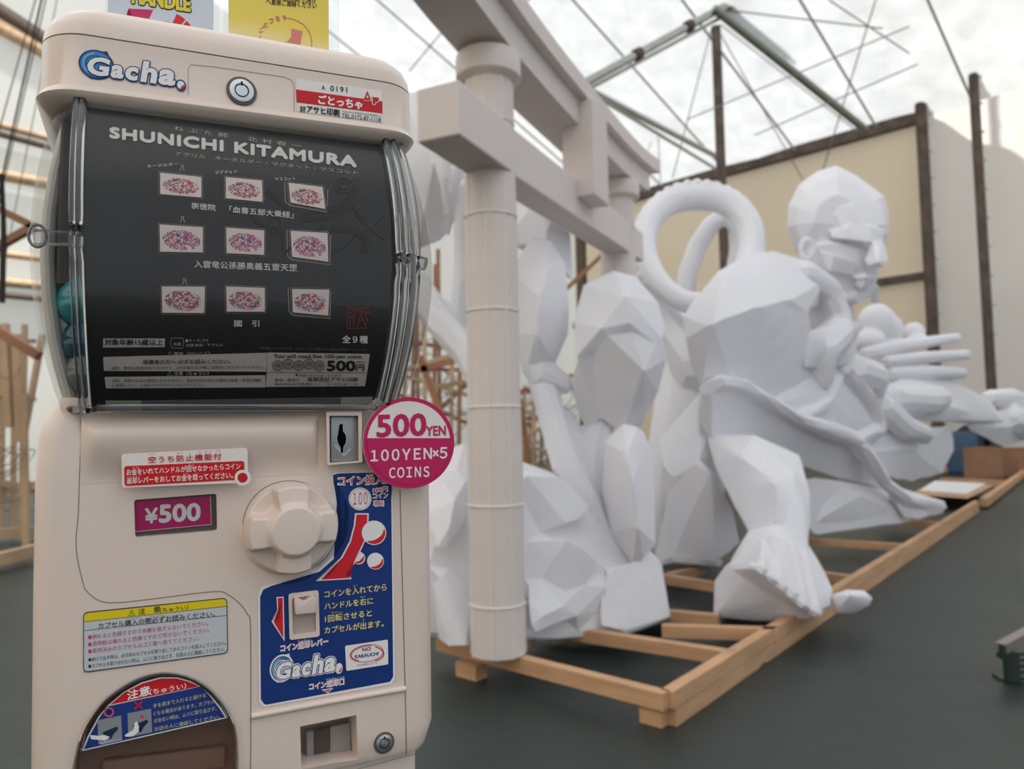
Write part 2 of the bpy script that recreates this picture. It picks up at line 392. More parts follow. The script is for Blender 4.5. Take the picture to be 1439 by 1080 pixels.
for i, (p, q, r, lb) in enumerate((((60, -8, 6), (-6, 290, 6), .008, 'thickest of the dark cables slanting at the left edge'), ((66, -8, 6.1), (4, 262, 6.1), .005, 'thin dark cable just right of the thickest one at the left edge'), ((52, -8, 6.2), (-20, 250, 6.2), .005, 'leftmost thin dark cable at the left edge'), ((78, 10, 7), (22, 290, 7), .004, 'rightmost thin dark cable beside the machine cover'))):
    a, b = P(*p), P(*q); b = a + (b-a)*2.3; t = tube('slanting_cable', [a + (a-b)*1.2, b], r, BLK); tag(recenter(t), lb, 'cable', 'cables at the left edge')
t = tube('hanging_rope', [P(2, 245, 5.8), P(5, 330, 5.8), P(3, 425, 5.8)], .022, BLK); tag(recenter(t), 'thick black rope hanging at the far left edge', 'rope')

# ================================================================== TIMBER FLOOR FRAME
def gbeam(root, p, q, zt=.125, ht=.06, wd=.05, name='rail', Yp=None):
    a, b = G(p[0], p[1], zt), G(q[0], q[1], zt); o = root.location
    dz = Vector((0, 0, ht/2)); return beam(name, a - o - dz, b - o - dz, wd, ht, WOOD, root)
FR = empty('timber_base_frame', Vector((.55, 2.75, 0)))
tag(FR, 'long unpainted timber base frame lying on the green sheet under the paper figures', 'frame')
Ac = (937, 970)
gbeam(FR, (618, 893), (936, 972)); gbeam(FR, Ac, (1372, 703))
for p, q in (((753, 873), (1034, 915)), ((930, 877), (1092, 882)), ((930, 856), (1010, 863)), ((915, 804), (1060, 826)), ((940, 805), (985, 794)), ((1125, 755), (1272, 764)), ((1150, 802), (1200, 809)), ((1240, 728), (1322, 733)), ((755, 872), (716, 913))):
    gbeam(FR, p, q, ht=.055, name='cross_rail')
# lower layer: second rail and blocks
gl_ = lambda p, q, n: gbeam(FR, p, q, zt=.065, ht=.065, wd=.045, name=n)
a = G(937, 970, .125); b = G(1372, 703, .125); u = (b-a).normalized(); o = FR.location
beam('lower_rail', a + u*.02 - o + Vector((0, 0, -.094)), b - o + Vector((0, 0, -.094)), .048, .062, WOOD, FR)
u2 = (G(618, 893, .125) - a).normalized()
beam('block', a - u*.0 + u2*.01 - o + Vector((0, 0, -.094)), a + u2*.10 - o + Vector((0, 0, -.094)), .05, .062, WOOD, FR)
c = G(648, 905, .125); beam('block', c - o + Vector((0, 0, -.094)), c + u2*-.12 - o + Vector((0, 0, -.094)), .07, .062, WOOD, FR)
for kx, ky in ((815, 955), (952, 985)):
    pass
FR2 = empty('timber_base_frame', G(1300, 690, 0))
tag(FR2, 'farther timber base frame continuing past the first one towards the cardboard boxes', 'frame')
for p, q, n in (((1382, 700), (1441, 659), 'rail'), ((1325, 656), (1436, 658), 'rail'), ((1322, 671), (1412, 675), 'cross_rail')):
    gbeam(FR2, p, q, ht=.10, wd=.08, name=n)
# ================================================================== THE VENDING MACHINE
mach = empty('capsule_vending_machine', MO, TH)
tag(mach, 'cream white capsule toy vending machine with black display panel and large round turning knob', 'vending machine')
def z_at(px, py, off=0): return M(px, py, off).z

# ---- lower cabinet the unit stands on
loft('lower_cabinet', [rring(-.128, .137, .012, .2, .015, z) for z in (0.02, .5, .79)], PLASTIC2, mach)
for sx in (-.11, .12):
    for sy in (.03, .18):
        loft('foot', [rring(sx-.012, sx+.012, sy-.012, sy+.012, .01, z) for z in (0, .02)], mat('rubber', '2A2A2A', .8), mach)

# ---- body with its pockets cut out
body = loft('body', [rring(-.132+i, .142-i, i, .21-i, .014, z) for z, i in ((.789, .006), (.7905, .003), (.795, .0005))] +
            [rring(-.1372, .1475, 0, .215, .014, .812), rring(-.1383, .1475, 0, .215, .014, .95),
             rring(-.1385, .1475, 0, .215, .014, 1.02), rring(-.1375, .1468, 0, .215, .014, 1.05), rring(-.134, .142, .003, .213, .016, 1.066), rring(-.126, .133, .01, .205, .016, 1.079)], PLASTIC, None)
def cutter(pts, y0, y1):
    o = prism('cut', pts, y0, y1, PLASTIC2); return o
arch_px = [cA(50, 1240), cA(50, 1080), cA(100, 870), cA(200, 708), cA(300, 620), cA(450, 540), cA(620, 515), cA(800, 570), cA(930, 690), cA(1000, 830), cA(1015, 1000), cA(1015, 1190)]
arch_c = [Vector((*p, 0)) for p in arch_px]
arch_s = [arch_px[0]] + [tuple(p[:2]) for p in spline([Vector((*p, 0)) for p in arch_px[1:-1]], 4)] + [arch_px[-1]]
ret_px = [cB(315, 850), cB(620, 788), cB(630, 1030), cB(322, 1075)]
win_px = rq((188.6, 702), (304, 693.2), (305, 744.5), (190, 754), 4)
slot_px = [c8(650, -75), c8(830, -75), c8(833, 212), c8(650, 224)]
cuts = [cutter([M(*p) for p in arch_s], -.01, .026), cutter([M(*p) for p in ret_px], -.01, .03), cutter([M(*p) for p in win_px], -.01, .005)]
for c in cuts:
    md = body.modifiers.new('c', 'BOOLEAN'); md.object = c; md.solver = 'EXACT'; md.operation = 'DIFFERENCE'
bake(body); body.parent = mach; smoothby(body, 32)
for c in cuts: bpy.data.objects.remove(c)

# ---- shoulder bulge below the display
def shoulder():
    x0, x1 = M(113, 620).x, M(447, 620).x; zt, zb = z_at(300, 585), z_at(300, 672); v = []; f = []; nx, nz = 40, 30
    for j in range(nz + 1):
        t = j / nz; z = zt + (zb - zt) * t
        pr = math.sin(min(1, t / .28) * math.pi / 2) if t < .28 else .5 + .5 * math.cos((t - .28) / .72 * math.pi)
        for i in range(nx + 1):
            s = i / nx; x = x0 + (x1 - x0) * s
            e = math.sin(min(1, s / .07) * math.pi / 2) * math.sin(min(1, (1 - s) / .03) * math.pi / 2)
            v.append((x, -.0002 - .009 * pr * e, z))
    for j in range(nz):
        for i in range(nx): a = j*(nx+1)+i; f.append((a, a+nx+1, a+nx+2, a+1))
    return mk('shoulder_panel', v, f, PLASTIC, mach, smooth=True)
shoulder()

# ---- seams between the mouldings
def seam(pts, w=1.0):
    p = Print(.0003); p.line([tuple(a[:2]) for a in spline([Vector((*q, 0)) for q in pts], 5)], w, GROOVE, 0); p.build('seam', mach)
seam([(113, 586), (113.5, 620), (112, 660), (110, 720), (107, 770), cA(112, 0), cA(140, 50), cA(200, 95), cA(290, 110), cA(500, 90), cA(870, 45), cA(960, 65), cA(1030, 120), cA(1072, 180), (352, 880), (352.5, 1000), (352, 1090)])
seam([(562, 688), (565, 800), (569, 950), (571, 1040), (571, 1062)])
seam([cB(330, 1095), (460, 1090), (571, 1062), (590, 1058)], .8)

# ---- ridge above the coin return
rp = [M(353, 1006), M(460, 986), M(569.5, 967)]
tube('ridge', [Vector((p.x, -.0005, p.z)) for p in spline(rp, 5)], .0022, PLASTIC, mach, 12)

# ---- coin return pocket
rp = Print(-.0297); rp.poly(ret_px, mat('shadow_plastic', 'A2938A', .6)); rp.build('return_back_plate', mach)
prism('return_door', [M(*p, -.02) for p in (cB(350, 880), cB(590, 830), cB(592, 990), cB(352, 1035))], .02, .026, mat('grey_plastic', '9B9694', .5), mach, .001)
prism('return_slot', [M(*p, -.019) for p in (cB(392, 870), cB(478, 850), cB(478, 985), cB(392, 1002))], .0188, .0205, mat('dark_slot', '55463F', .7), mach)

# ---- lower lock
def lock(cx, cy, rx, ry, off, par):
    c = M(cx, cy, off); rxm = (M(cx + rx, cy, off) - c).length
    def disc(name, r, y0, y1, m, parent): return prism(name, [Vector((c.x + r*math.cos(a), 0, c.z + r*math.sin(a))) for a in [2*math.pi*i/40 for i in range(40)]], y0, y1, m, parent, .0004, 2)
    L = disc('lock', rxm, -off-.001, -off+.002, mat('dark_rim', '5C5652', .4), par)
    disc('lock_cylinder', rxm*.80, -off-.0016, -off+.002, METAL, L)
    v = []; f = []; n = 40
    for i in range(n):
        a = 2*math.pi*i/n; 
        for r in (rxm*.40, rxm*.48): v.append((c.x + r*math.cos(a), -off-.0019, c.z + r*math.sin(a)))
    for i in range(n): j = (i+1) % n; f.append((2*i, 2*i+1, 2*j+1, 2*j))
    k = len(v); q = rxm*.07
    for dx, dz in ((-q, .35*rxm), (q, .35*rxm), (q, .62*rxm), (-q, .62*rxm)): v.append((c.x+dx, -off-.0019, c.z+dz))
    f.append((k, k+1, k+2, k+3)); mk('keyway', v, f, ink('1A1716'), L)
    return L
lock(*cB(770, 937), 14, 15, 0, mach)

# ---- outlet
AX = [M(*p) for p in arch_s]
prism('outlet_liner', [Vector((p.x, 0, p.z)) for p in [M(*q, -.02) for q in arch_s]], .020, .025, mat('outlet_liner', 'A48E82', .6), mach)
oc = []; k = len(arch_s)
inner = Vector((sum(p.x for p in AX) / k, 0, sum(p.z for p in AX) / k))
v = []; f = []
for s, y in ((1.02, -.0004), (1.0, -.0035), (.95, -.0045), (.93, -.002), (.93, .004)):
    for p in AX: v.append((inner.x + (p.x-inner.x)*s, y, inner.z + (p.z-inner.z)*s))
for r in range(4):
    for i in range(k-1): f.append((r*k+i, r*k+i+1, (r+1)*k+i+1, (r+1)*k+i))
smoothby(mk('outlet_rim', v, f, SMOKE, mach), 60)
flap = [inner + (p-inner)*.96 for p in AX]
prism('outlet_flap', flap, .001, .0022, SMOKE, mach)
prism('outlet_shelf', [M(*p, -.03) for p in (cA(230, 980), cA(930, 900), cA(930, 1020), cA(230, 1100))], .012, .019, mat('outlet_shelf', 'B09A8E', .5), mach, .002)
# sticker on the flap
p = Print(-.0008)
AS = [cA(105, 975), cA(135, 895), cA(200, 775), cA(260, 705), cA(350, 630), cA(450, 575), cA(560, 545), cA(660, 545), cA(740, 568), cA(800, 600), cA(860, 655), cA(915, 720), cA(952, 782)]
p.poly(AS, 'F0EEEA', 0)
AI = [cA(116, 966), cA(145, 895), cA(207, 780), cA(240, 735), cA(262, 712), cA(800, 598), cA(852, 655), cA(905, 725), cA(940, 778)]
p.poly(AI, '1F3B86', 1)
p.poly([cA(268, 705), cA(350, 636), cA(455, 582), cA(562, 552), cA(658, 552), cA(735, 574), cA(790, 598)], 'D8202C', 1)
p.build('outlet_sticker', mach)['label'] = 'red and blue half round sticker'
p2 = Print(-.0004)
p2.txt('注意', cA(370, 678), cA(500, 645), 13, 'FFFFFF', .02, 3); p2.txt('（ちゅうい）', cA(500, 648), cA(712, 610), 8, 'FFFFFF', .01, 3)
for i, (t, a, b) in enumerate((('手を奥まで入れると抜けな', (520, 725), (830, 660)), ('くなる場合があります。カプセル', (522, 770), (880, 697)), ('が出ない時は、ムリに取り出さず、', (525, 812), (890, 738)), ('お店の人に連絡してください。', (528, 860), (910, 785)))):
    p2.txt(t, cA(*a), cA(*b), 6.2, 'D9CF8A', 0, 3)
p2.line([cA(a[0], a[1]) for a in circ(262, 747, 26, 24, 20)], 2, 'F05A8C', 3, True); p2.poly([cA(*a) for a in circ(262, 747, 9, 8, 12)], '222222', 3)
p2.line([cA(412, 690), cA(458, 725)], 2, 'E0202C', 3); p2.line([cA(458, 685), cA(412, 730)], 2, 'E0202C', 3)
for (x, y) in ((195, 795), (370, 755)):
    p2.poly([cA(x, y), cA(x+138, y-28), cA(x+145, y+110), cA(x+6, y+140)], '8E9298', 2)
    p2.poly([cA(x+30, y+70), cA(x+115, y+35), cA(x+122, y+50), cA(x+90, y+85), cA(x+80, y+110), cA(x+40, y+100)], '1B2A4C', 3)
p2.poly([cA(150, 880), cA(200, 885), cA(235, 880), cA(268, 892), cA(240, 912), cA(200, 908), cA(158, 905)], 'F2EDEA', 4)
p2.poly([cA(355, 880), cA(405, 850), cA(412, 810), cA(425, 800), cA(437, 830), cA(435, 862), cA(400, 888), cA(358, 890)], 'F2EDEA', 4)
p2.poly([cA(*a) for a in circ(455, 773, 11, 9, 10)], 'D33A5A', 4)
p2.poly([cA(205, 925), cA(340, 900), cA(340, 908), cA(215, 936)], '9FB4D8', 4)
p2.build('outlet_lettering', mach, 'stuff')

# ---- yellow topped caution label
YL = rq(cA(112, 165), cA(952, 80), cA(957, 405), cA(112, 520), 7)
p = Print(.0006); p.poly(YL, '3A3A3A', 0)
p.poly(rq(cA(117, 172), cA(947, 86), cA(952, 400), cA(117, 512), 6), 'C9CDD0', 1)
p.poly(rq(cA(118, 172), cA(946, 86), cA(949, 128), cA(118, 220), 6)[:10] + [cA(949, 128), cA(118, 220)], 'E8CF1C', 2)
caution = p.build('caution_label', mach)
p = Print(.0006)
p.line([cA(117, 272), cA(950, 183)], .7, '333333', 3); p.line([cA(117, 221), cA(950, 130)], .6, '333333', 3)
p.line([cA(376, 185), cA(396, 150), cA(414, 182)], 1, '222222', 3, True); p.line([cA(396, 162), cA(396, 176)], 1, '222222', 3)
p.txt('注　意', cA(433, 180), cA(562, 163), 8.5, '222222', .015, 3); p.txt('（ちゅうい）', cA(560, 168), cA(725, 150), 6.5, '222222', .01, 3)
p.txt('カプセル購入の際必ずお読みください。', cA(200, 262), cA(880, 190), 8, '2B2B2B', .01, 3)
p.txt('こうにゅう　　　さいかなら　　　　よ', cA(365, 208), cA(680, 182), 2.2, '555555', 0, 3)
for i, (t, a, b, c, hh) in enumerate((('●倒れると危険ですので本機を揺すらないでください。', (140, 326), (842, 243), 'C43E74', 7), ('●透明板は壊れると危険ですので叩かないでください。', (140, 367), (848, 283), 'C43E74', 7),
        ('●使用済みのカプセルはゴミ箱へ捨ててください。', (140, 408), (790, 330), 'C43E74', 7), ('●続けて出す時は、必ず前のカプセルを取り出してからコインを投入してください。', (142, 455), (945, 356), '2B2B2B', 6), ('●カプセルを取り出せない時は、ムリに取り出さず、お店の人に連絡してください。', (142, 493), (938, 392), '2B2B2B', 6))):
    p.txt(t, cA(*a), cA(*b), hh, c, 0, 3)
p.build('lettering', caution, 'stuff')

# ---- red notice
RB = .0098
p = Print(RB); p.poly(rq(c7(243, 225), c7(1305, 172), c7(1312, 465), c7(250, 510), 5), 'F1E6E0', 0)
p.poly([c7(*a) for a in circ(1264, 425, 72, 70)], 'F1E6E0', 1)
p.poly(rq(c7(266, 328), c7(1278, 283), c7(1282, 440), c7(270, 496), 4), 'D0121E', 2)
p.poly([c7(*a) for a in circ(1264, 425, 68, 66)], 'F1E6E0', 3); p.poly([c7(*a) for a in circ(1264, 425, 42, 42)], 'C8141F', 4)
notice = p.build('red_notice', mach)
p = Print(RB)
p.txt('空うち防止機能付', c7(472, 303), c7(1085, 272), 9.2, 'C8141F', .02, 5, spacing=1.2)
for t, a, b, y in (('から', 478, 525, 236), ('ぼう', 712, 765, 225), ('し', 810, 835, 222), ('き', 890, 915, 219), ('のう', 948, 1005, 214), ('つき', 1030, 1080, 209)): p.txt(t, c7(a, y), c7(b, y-3), 2.4, 'B05060', 0, 5)
p.txt('お金をいれてハンドルが回せなかったらコイン', c7(288, 405), c7(1245, 352), 8.6, 'FBF3EE', .012, 5)
p.txt('返却レバーをおしてお金を取ってください。', c7(288, 478), c7(1182, 430), 8.8, 'FBF3EE', .012, 5)
for t, a, b, y in (('かね', 335, 392, 350), ('まわ', 805, 858, 328), ('へんきゃく', 285, 400, 424), ('かね', 762, 810, 402), ('と', 868, 885, 400)): p.txt(t, c7(a, y), c7(b, y-3), 2.6, 'F2B8B8', 0, 5)
p.build('lettering', notice, 'stuff')

# ---- price window
p = Print(-.0045); p.poly(win_px, mat('window_frame_brown', '6B5D58', .4)); pw = p.build('price_window', mach)
p = Print(-.0030); p.poly([c7(362, 625), c7(992, 582), c7(1003, 818), c7(356, 880)], 'D01E74', 0); p.line([c7(356, 880), c7(1003, 818)], 1.0, 'E8D6DC', 1); p.line([c7(992, 585), c7(1003, 818)], 1.0, 'E8D6DC', 1)
pc = p.build('price_card', pw)
p = Print(-.0030); p.txt('¥', c7(445, 808), c7(548, 800), 20, 'FFFFFF', .03, 2); p.txt('500', c7(565, 800), c7(905, 782), 23.5, 'FFFFFF', .045, 2)
p.build('price_lettering', pw, 'stuff')
prism('price_window_pane', [M(*q, .0) for q in win_px], -.0006, .0002, CLEARP, mach)

# ---- knob
kc = M(407.5, 740.5); KR = (M(475, 740) - M(339, 740)).length / 2
prism('knob_collar', [Vector((kc.x + KR*1.02*math.cos(a), 0, kc.z + KR*.98*math.sin(a))) for a in [2*math.pi*i/64 for i in range(64)]], -.0022, .001, PLASTIC, mach, .0015)
def knob():
    nr, na = 40, 128; v = [(kc.x, -.0285, kc.z)]; f = []; R = KR * .965
    def sm(a, b, x): t = max(0, min(1, (x-a)/(b-a))); return t*t*(3-2*t)
    for i in range(1, nr + 1):
        r = i / nr
        for j in range(na):
            a = 2*math.pi*j/na
            lobe = math.cos(4 * (a - math.radians(2)))                     # +1 on the four arms
            edge = .60 + .42 * sm(-.85, .35, lobe)                        # how far the raised cross reaches
            base = .0045 * (1 - sm(.93, 1.0, r))
            cross = (1 - sm(edge - .09, edge + .06, r)) if edge < .93 else 1 - sm(.90, 1.0, r)
            arm = .0135 * cross
            hub = .0055 * (1 - sm(.48, .60, r)) + .0025 * (1 - r*r)
            v.append((kc.x + R*r*math.cos(a), -.0025 - base - arm - hub * cross, kc.z + R*r*math.sin(a)))
    for j in range(na): f.append((0, 1 + (j+1) % na, 1 + j))
    for i in range(nr - 1):
        for j in range(na):
            a, b = 1+i*na+j, 1+i*na+(j+1) % na; f.append((a, b, b+na, a+na))
    return mk('knob', v, f, PLASTIC2, mach, smooth=True)
kb = knob()
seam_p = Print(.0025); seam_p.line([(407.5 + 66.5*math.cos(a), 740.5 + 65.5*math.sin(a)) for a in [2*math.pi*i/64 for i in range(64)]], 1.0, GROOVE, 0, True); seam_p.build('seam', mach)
p = Print(.0195)
p.line([c8(402, 435), c8(422, 395), c8(442, 433)], 1.0, 'F4EBE4', 0, True)
p.line([c8(385, 868), c8(430, 863), c8(403, 905)], 1.0, 'F4EBE4', 0, True)
p.build('pointer_mark', kb)
p = Print(.0006); p.line([c8(358, 262), c8(402, 260), c8(380, 302)], .8, 'CFC2B8', 0, True); p.build('pointer_mark', mach)

# ---- big blue sticker with raised cutout
W = [c8(655, 300), c8(690, 285), c8(1035, 275), c8(1043, 400), (551.5, 700), (555, 953), (550, 961), cB(130, 742), (368, 992), (364, 985), (362.5, 835), (368, 824), cB(160, 78), cB(280, 62), c8(470, 960), c8(570, 900), c8(660, 820), c8(720, 730), c8(755, 640), c8(762, 560), c8(745, 480), c8(715, 410), c8(680, 360), c8(655, 325)]
B_ = [c8(663, 303), c8(700, 292), c8(1033, 282), c8(1038, 400), (549.8, 700), (552.5, 950), (548, 957.5), cB(130, 732), (370.5, 988), (366.5, 982), (365.5, 838), (370, 828), cB(160, 88), cB(290, 72), c8(480, 970), c8(580, 912), c8(670, 832), c8(730, 740), c8(765, 650), c8(772, 560), c8(756, 478), c8(725, 405), c8(690, 352), c8(666, 322)]
p = Print(.0005); p.poly(W, 'F2EDEC', 0); p.poly(B_, '17387C', 1); blue = p.build('blue_instruction_sticker', mach)
p = Print(.0005)
def outl(t, a, b, h, col, wh='FFFFFF', bold=.015, wb=.07):
    p.txt(t, a, b, h, wh, wb, 3); dx = .8
    p.txt(t, (a[0]+dx, a[1]-.7), (b[0]-dx, b[1]-.7), h-1.5, col, bold, 4)
outl('コイン投入口', c8(697, 370), c8(1040, 355), 13, 'D8243C')
outl('100円', c8(918, 415), c8(1010, 405), 7, 'D8243C'); outl('コイン', c8(918, 450), c8(1010, 445), 7, 'D8243C'); outl('専用', c8(920, 500), c8(985, 498), 8, 'D8243C')
p.txt('とうにゅう', c8(875, 302), c8(930, 298), 3, 'FFFFFF', 0, 3)
p.poly([c8(*a) for a in circ(836, 452, 72, 72)], 'F4F0EE', 3); p.line([c8(*a) for a in circ(836, 452, 64, 64)], .5, 'C04050', 4, True)
p.txt('１００', c8(792, 490), c8(882, 488), 17, 'C22A38', 0, 4, spacing=.7)
ar = [c8(803, 543), c8(890, 543), c8(887, 640), c8(866, 722), c8(806, 850), c8(755, 928), c8(783, 958), c8(555, 971), c8(640, 925), c8(715, 820), c8(768, 720), c8(795, 620)]
ai = [c8(812, 551), c8(881, 551), c8(879, 640), c8(859, 718), c8(798, 848), c8(744, 928), c8(768, 951), c8(590, 962), c8(648, 931), c8(724, 824), c8(777, 724), c8(804, 622)]
p.poly([c8(*a) for a in circ(828, 826, 40, 40)], 'F4F0EE', 3)
p.poly([c8(*a) for a in circ(824, 822, 38, 38, 20, -20, 130)] + [c8(830, 845), c8(850, 825)], 'DD2434', 4)
p.poly(ar, 'F4F0EE', 5); p.poly(ai, 'DD2434', 6)
for cx, cy, r in ((923, 666, 77), (932, 845, 53)):
    p.poly([c8(*a) for a in circ(cx, cy, r, r)], 'F4F0EE', 7)
    arc = circ(cx, cy, r*.92, r*.92, 20, -20, 130); inn = [(cx + r*.80*math.cos(math.radians(a)) - r*.12*math.sin(math.radians((a+20)/150*180)), cy + r*.80*math.sin(math.radians(a)) - r*.24*math.sin(math.radians((a+20)/150*180))) for a in range(120, -15, -12)]
    p.poly([c8(*a) for a in arc + inn], 'DD2434', 8)
p.poly([cB(187, 148), cB(226, 146), cB(228, 270), cB(231, 388), cB(160, 280), cB(194, 272)], 'F4F0EE', 2); p.poly([cB(193, 154), cB(220, 152), cB(222, 275), cB(224, 370), cB(172, 284), cB(198, 278)], 'DD2434', 3)
for t, a, b in (('コインを入れてから', (447, 153), (783, 112)), ('ハンドルを右に', (447, 218), (710, 186)), ('1回転させると', (450, 286), (703, 252)), ('カプセルが出ます。', (447, 348), (768, 308))):
    p.txt(t, cB(*a), cB(*b), 9.8, 'F0DE84', .015, 3)
for t, a, b, y in (('い', 605, 625, 92), ('みぎ', 640, 668, 152), ('かいてん', 485, 545, 236), ('で', 652, 664, 278)): p.txt(t, cB(a, y), cB(b, y-2), 2.2, 'F0DE84', 0, 3)
outl('コイン返却レバー', cB(210, 445), cB(465, 405), 9.5, 'E0506A', bold=.0, wb=.06); p.txt('へんきゃく', cB(300, 392), cB(375, 384), 2.8, 'FFFFFF', .02, 3)
outl('コイン返却口', cB(365, 652), cB(552, 622), 9, 'E0506A', bold=0, wb=.06); p.txt('へんきゃくぐち', cB(455, 600), cB(555, 588), 2.8, 'FFFFFF', .02, 3)
p.poly([cB(430, 650), cB(496, 640), cB(466, 669)], 'FFFFFF', 3); p.poly([cB(438, 653), cB(490, 645), cB(466, 664)], 'E0506A', 4)
p.build('lettering', blue, 'stuff')
# logo, drawn in a slanted frame
def logo(pr, org, ux, uy, lay, rim, glow, dot):
    q = lambda x, y: (org[0] + ux[0]*x + uy[0]*y, org[1] + ux[1]*x + uy[1]*y)      # x 0..100, y 0..30 (up)
    c = [(17 + 17*math.cos(math.radians(a)), 13 + 17*math.sin(math.radians(a))) for a in range(0, 360, 9)]
    c2 = [(x + (2.5 if i in (7, 27) else 0), y + (2 if i == 7 else -2 if i == 27 else 0)) for i, (x, y) in enumerate(c)]
    pr.poly([q(*a) for a in c2], rim, lay)
    pr.poly([q(17 + 15*math.cos(math.radians(a)), 13 + 15*math.sin(math.radians(a))) for a in range(0, 360, 9)], glow, lay+1)
    pr.line([q(17 + 12.5*math.cos(math.radians(a)), 13 + 12.5*math.sin(math.radians(a))) for a in range(100, 300, 8)], .9, 'BFE0F4', lay+2)
    pr.line([q(17 + 10*math.cos(math.radians(a)), 13 + 10*math.sin(math.radians(a))) for a in range(40, 260, 8)], 1.2, rim, lay+2)
    W_ = (('G', 7, 30.5, 21), ('a', 30, 44.5, 15), ('c', 43.5, 58, 15.5), ('h', 58.5, 76, 24), ('a', 75, 93.5, 18))
    def word(t, x0, x1, hh, lay, col, g):
        a, b = q(x0, 0), q(x1 - 2.5, 0); h_ = abs(uy[1]) * hh; n = 10 if g else 1
        for k in range(n):
            dx, dy = (g*math.cos(2*math.pi*k/n), g*math.sin(2*math.pi*k/n)) if g else (0, 0)
            pr.txt(t, (a[0]+dx, a[1]+dy), (b[0]+dx, b[1]+dy), h_, col, .045, lay + k*.05, .16, raw=True)
    if rim == 'F2EEF0':
        for w_ in W_: word(*w_, lay+3, rim, 2.3)
        for w_ in W_: word(*w_, lay+4, '17387C', 1.2)
    else:
        for w_ in W_: word(*w_, lay+3, rim, 1.7)
    for w_ in W_: word(*w_, lay+6, 'F6F2F0', 0)
    pr.poly([q(97 + 5.0*math.cos(math.radians(a)), 2.5 + 6.6*math.sin(math.radians(a))) for a in range(0, 360, 15)], rim, lay+4)
    pr.poly([q(97 + 3.6*math.cos(math.radians(a)), 2.5 + 4.8*math.sin(math.radians(a))) for a in range(0, 360, 15)], 'F6F2F0', lay+6)
    pr.poly([q(97.6 + 2.9*math.cos(math.radians(a)), 1.7 + 3.8*math.sin(math.radians(a))) for a in range(-120, 40, 12)], dot, lay+7)
p = Print(.0005)
logo(p, cB(150, 602), ((cB(525, 555)[0]-cB(150, 602)[0])/97, (cB(525, 545)[1]-cB(150, 602)[1])/97), (0, -1.15), 3, 'F2EEF0', '2D6FA8', 'E02C6A')
lg = p.build('sticker_logo', mach, 'stuff')
p = Print(.0010)
p.poly(rq(cB(558, 412), cB(790, 378), cB(792, 512), cB(565, 548), 2), 'F2EEEC', 4)
p.line([cB(*a) for a in circ(675, 455, 92, 44, 24, -60, 60)] , 1.6, 'C8283C', 6); p.line([cB(675 + 90*math.cos(math.radians(a)), 452 + 46*math.sin(math.radians(a)) - .12*90*math.cos(math.radians(a))) for a in range(0, 360, 12)], .9, 'C8283C', 6, True)
p.line([cB(675 + 84*math.cos(math.radians(a)), 452 + 40*math.sin(math.radians(a)) - .12*90*math.cos(math.radians(a))) for a in range(120, 300, 12)], 1.3, 'D24A58', 6)
p.txt('NO', cB(652, 442), cB(697, 435), 4.6, '28407E', .035, 6); p.txt('KARAUCHI', cB(612, 480), cB(738, 462), 4.8, '28407E', .035, 6); p.txt('空うち防止システム', cB(625, 524), cB(732, 508), 3.2, '3A3A44', 0, 6)
p.build('small_oval_badge', mach, 'stuff')

# ---- coin return lever in its frame
def frame_ring(name, outer, inner, y0, y1, m, parent):
    n = len(outer); v = []
    for pts, y in ((outer, y1), (outer, y0), (inner, y0), (inner, y1)):
        for p_ in pts: q = M(*p_, -y0 if y == y0 else -y1); v.append((q.x, y, q.z))
    f = []
    for r in range(3):
        for i in range(n): j = (i+1) % n; f.append((r*n+i, r*n+j, (r+1)*n+j, (r+1)*n+i))
    return smoothby(mk(name, v, f, m, parent), 30)
frame_ring('lever_frame', rq(cB(252, 130), cB(415, 110), cB(422, 362), cB(258, 382), 4), rq(cB(272, 155), cB(398, 136), cB(402, 335), cB(276, 352), 3), -.0035, -.0006, PLASTIC, mach)
p = Print(.0012); p.poly(rq(cB(266, 150), cB(402, 130), cB(406, 340), cB(270, 358), 2), mat('lever_well', 'B7A79C', .5), 0); p.build('lever_well', mach)
lv = [cB(285, 165), cB(300, 152), cB(340, 172), cB(385, 138), cB(402, 150), cB(405, 235), cB(292, 247)]
prism('return_lever', [M(*q, .008) for q in lv], -.0085, -.0012, PLASTIC2, mach, .0012)

# ---- coin slot
frame_ring('slot_frame', rq(c6(577, 800), c6(802, 797), c6(806, 1120), c6(584, 1140), 1.5), rq(c6(598, 826), c6(780, 826), c6(782, 1112), c6(600, 1123), .6), -.013, -.0002, PLASTIC2, mach)
cs = [M(*q, .007) for q in (c8(650, -72), c8(828, -72), c8(831, 212), c8(652, 222))]
slotp = prism('coin_slot_plate', cs, -.0075, -.002, GREYM, mach, .0008)
p = Print(.0078); bl = [c6(662, 880), c6(682, 878), c6(684, 925), c6(700, 945), c6(705, 970), c6(700, 1000), c6(686, 1025), c6(684, 1062), c6(672, 1062), c6(668, 1030), c6(650, 995), c6(645, 965), c6(652, 940), c6(664, 922)]
p.line(bl, 1.6, 'C6C8CA', 0, True); p.poly(bl, mat('black_slot', '050505', .9, spec=.1), 1)
p.poly([c6(640, 1005), c6(640, 1012), c6(625, 1015), c6(690, 1085), c6(735, 1040), c6(725, 1030), c6(692, 1068)], 'B9BBBD', 0)
p.build('coin_slot', mach)

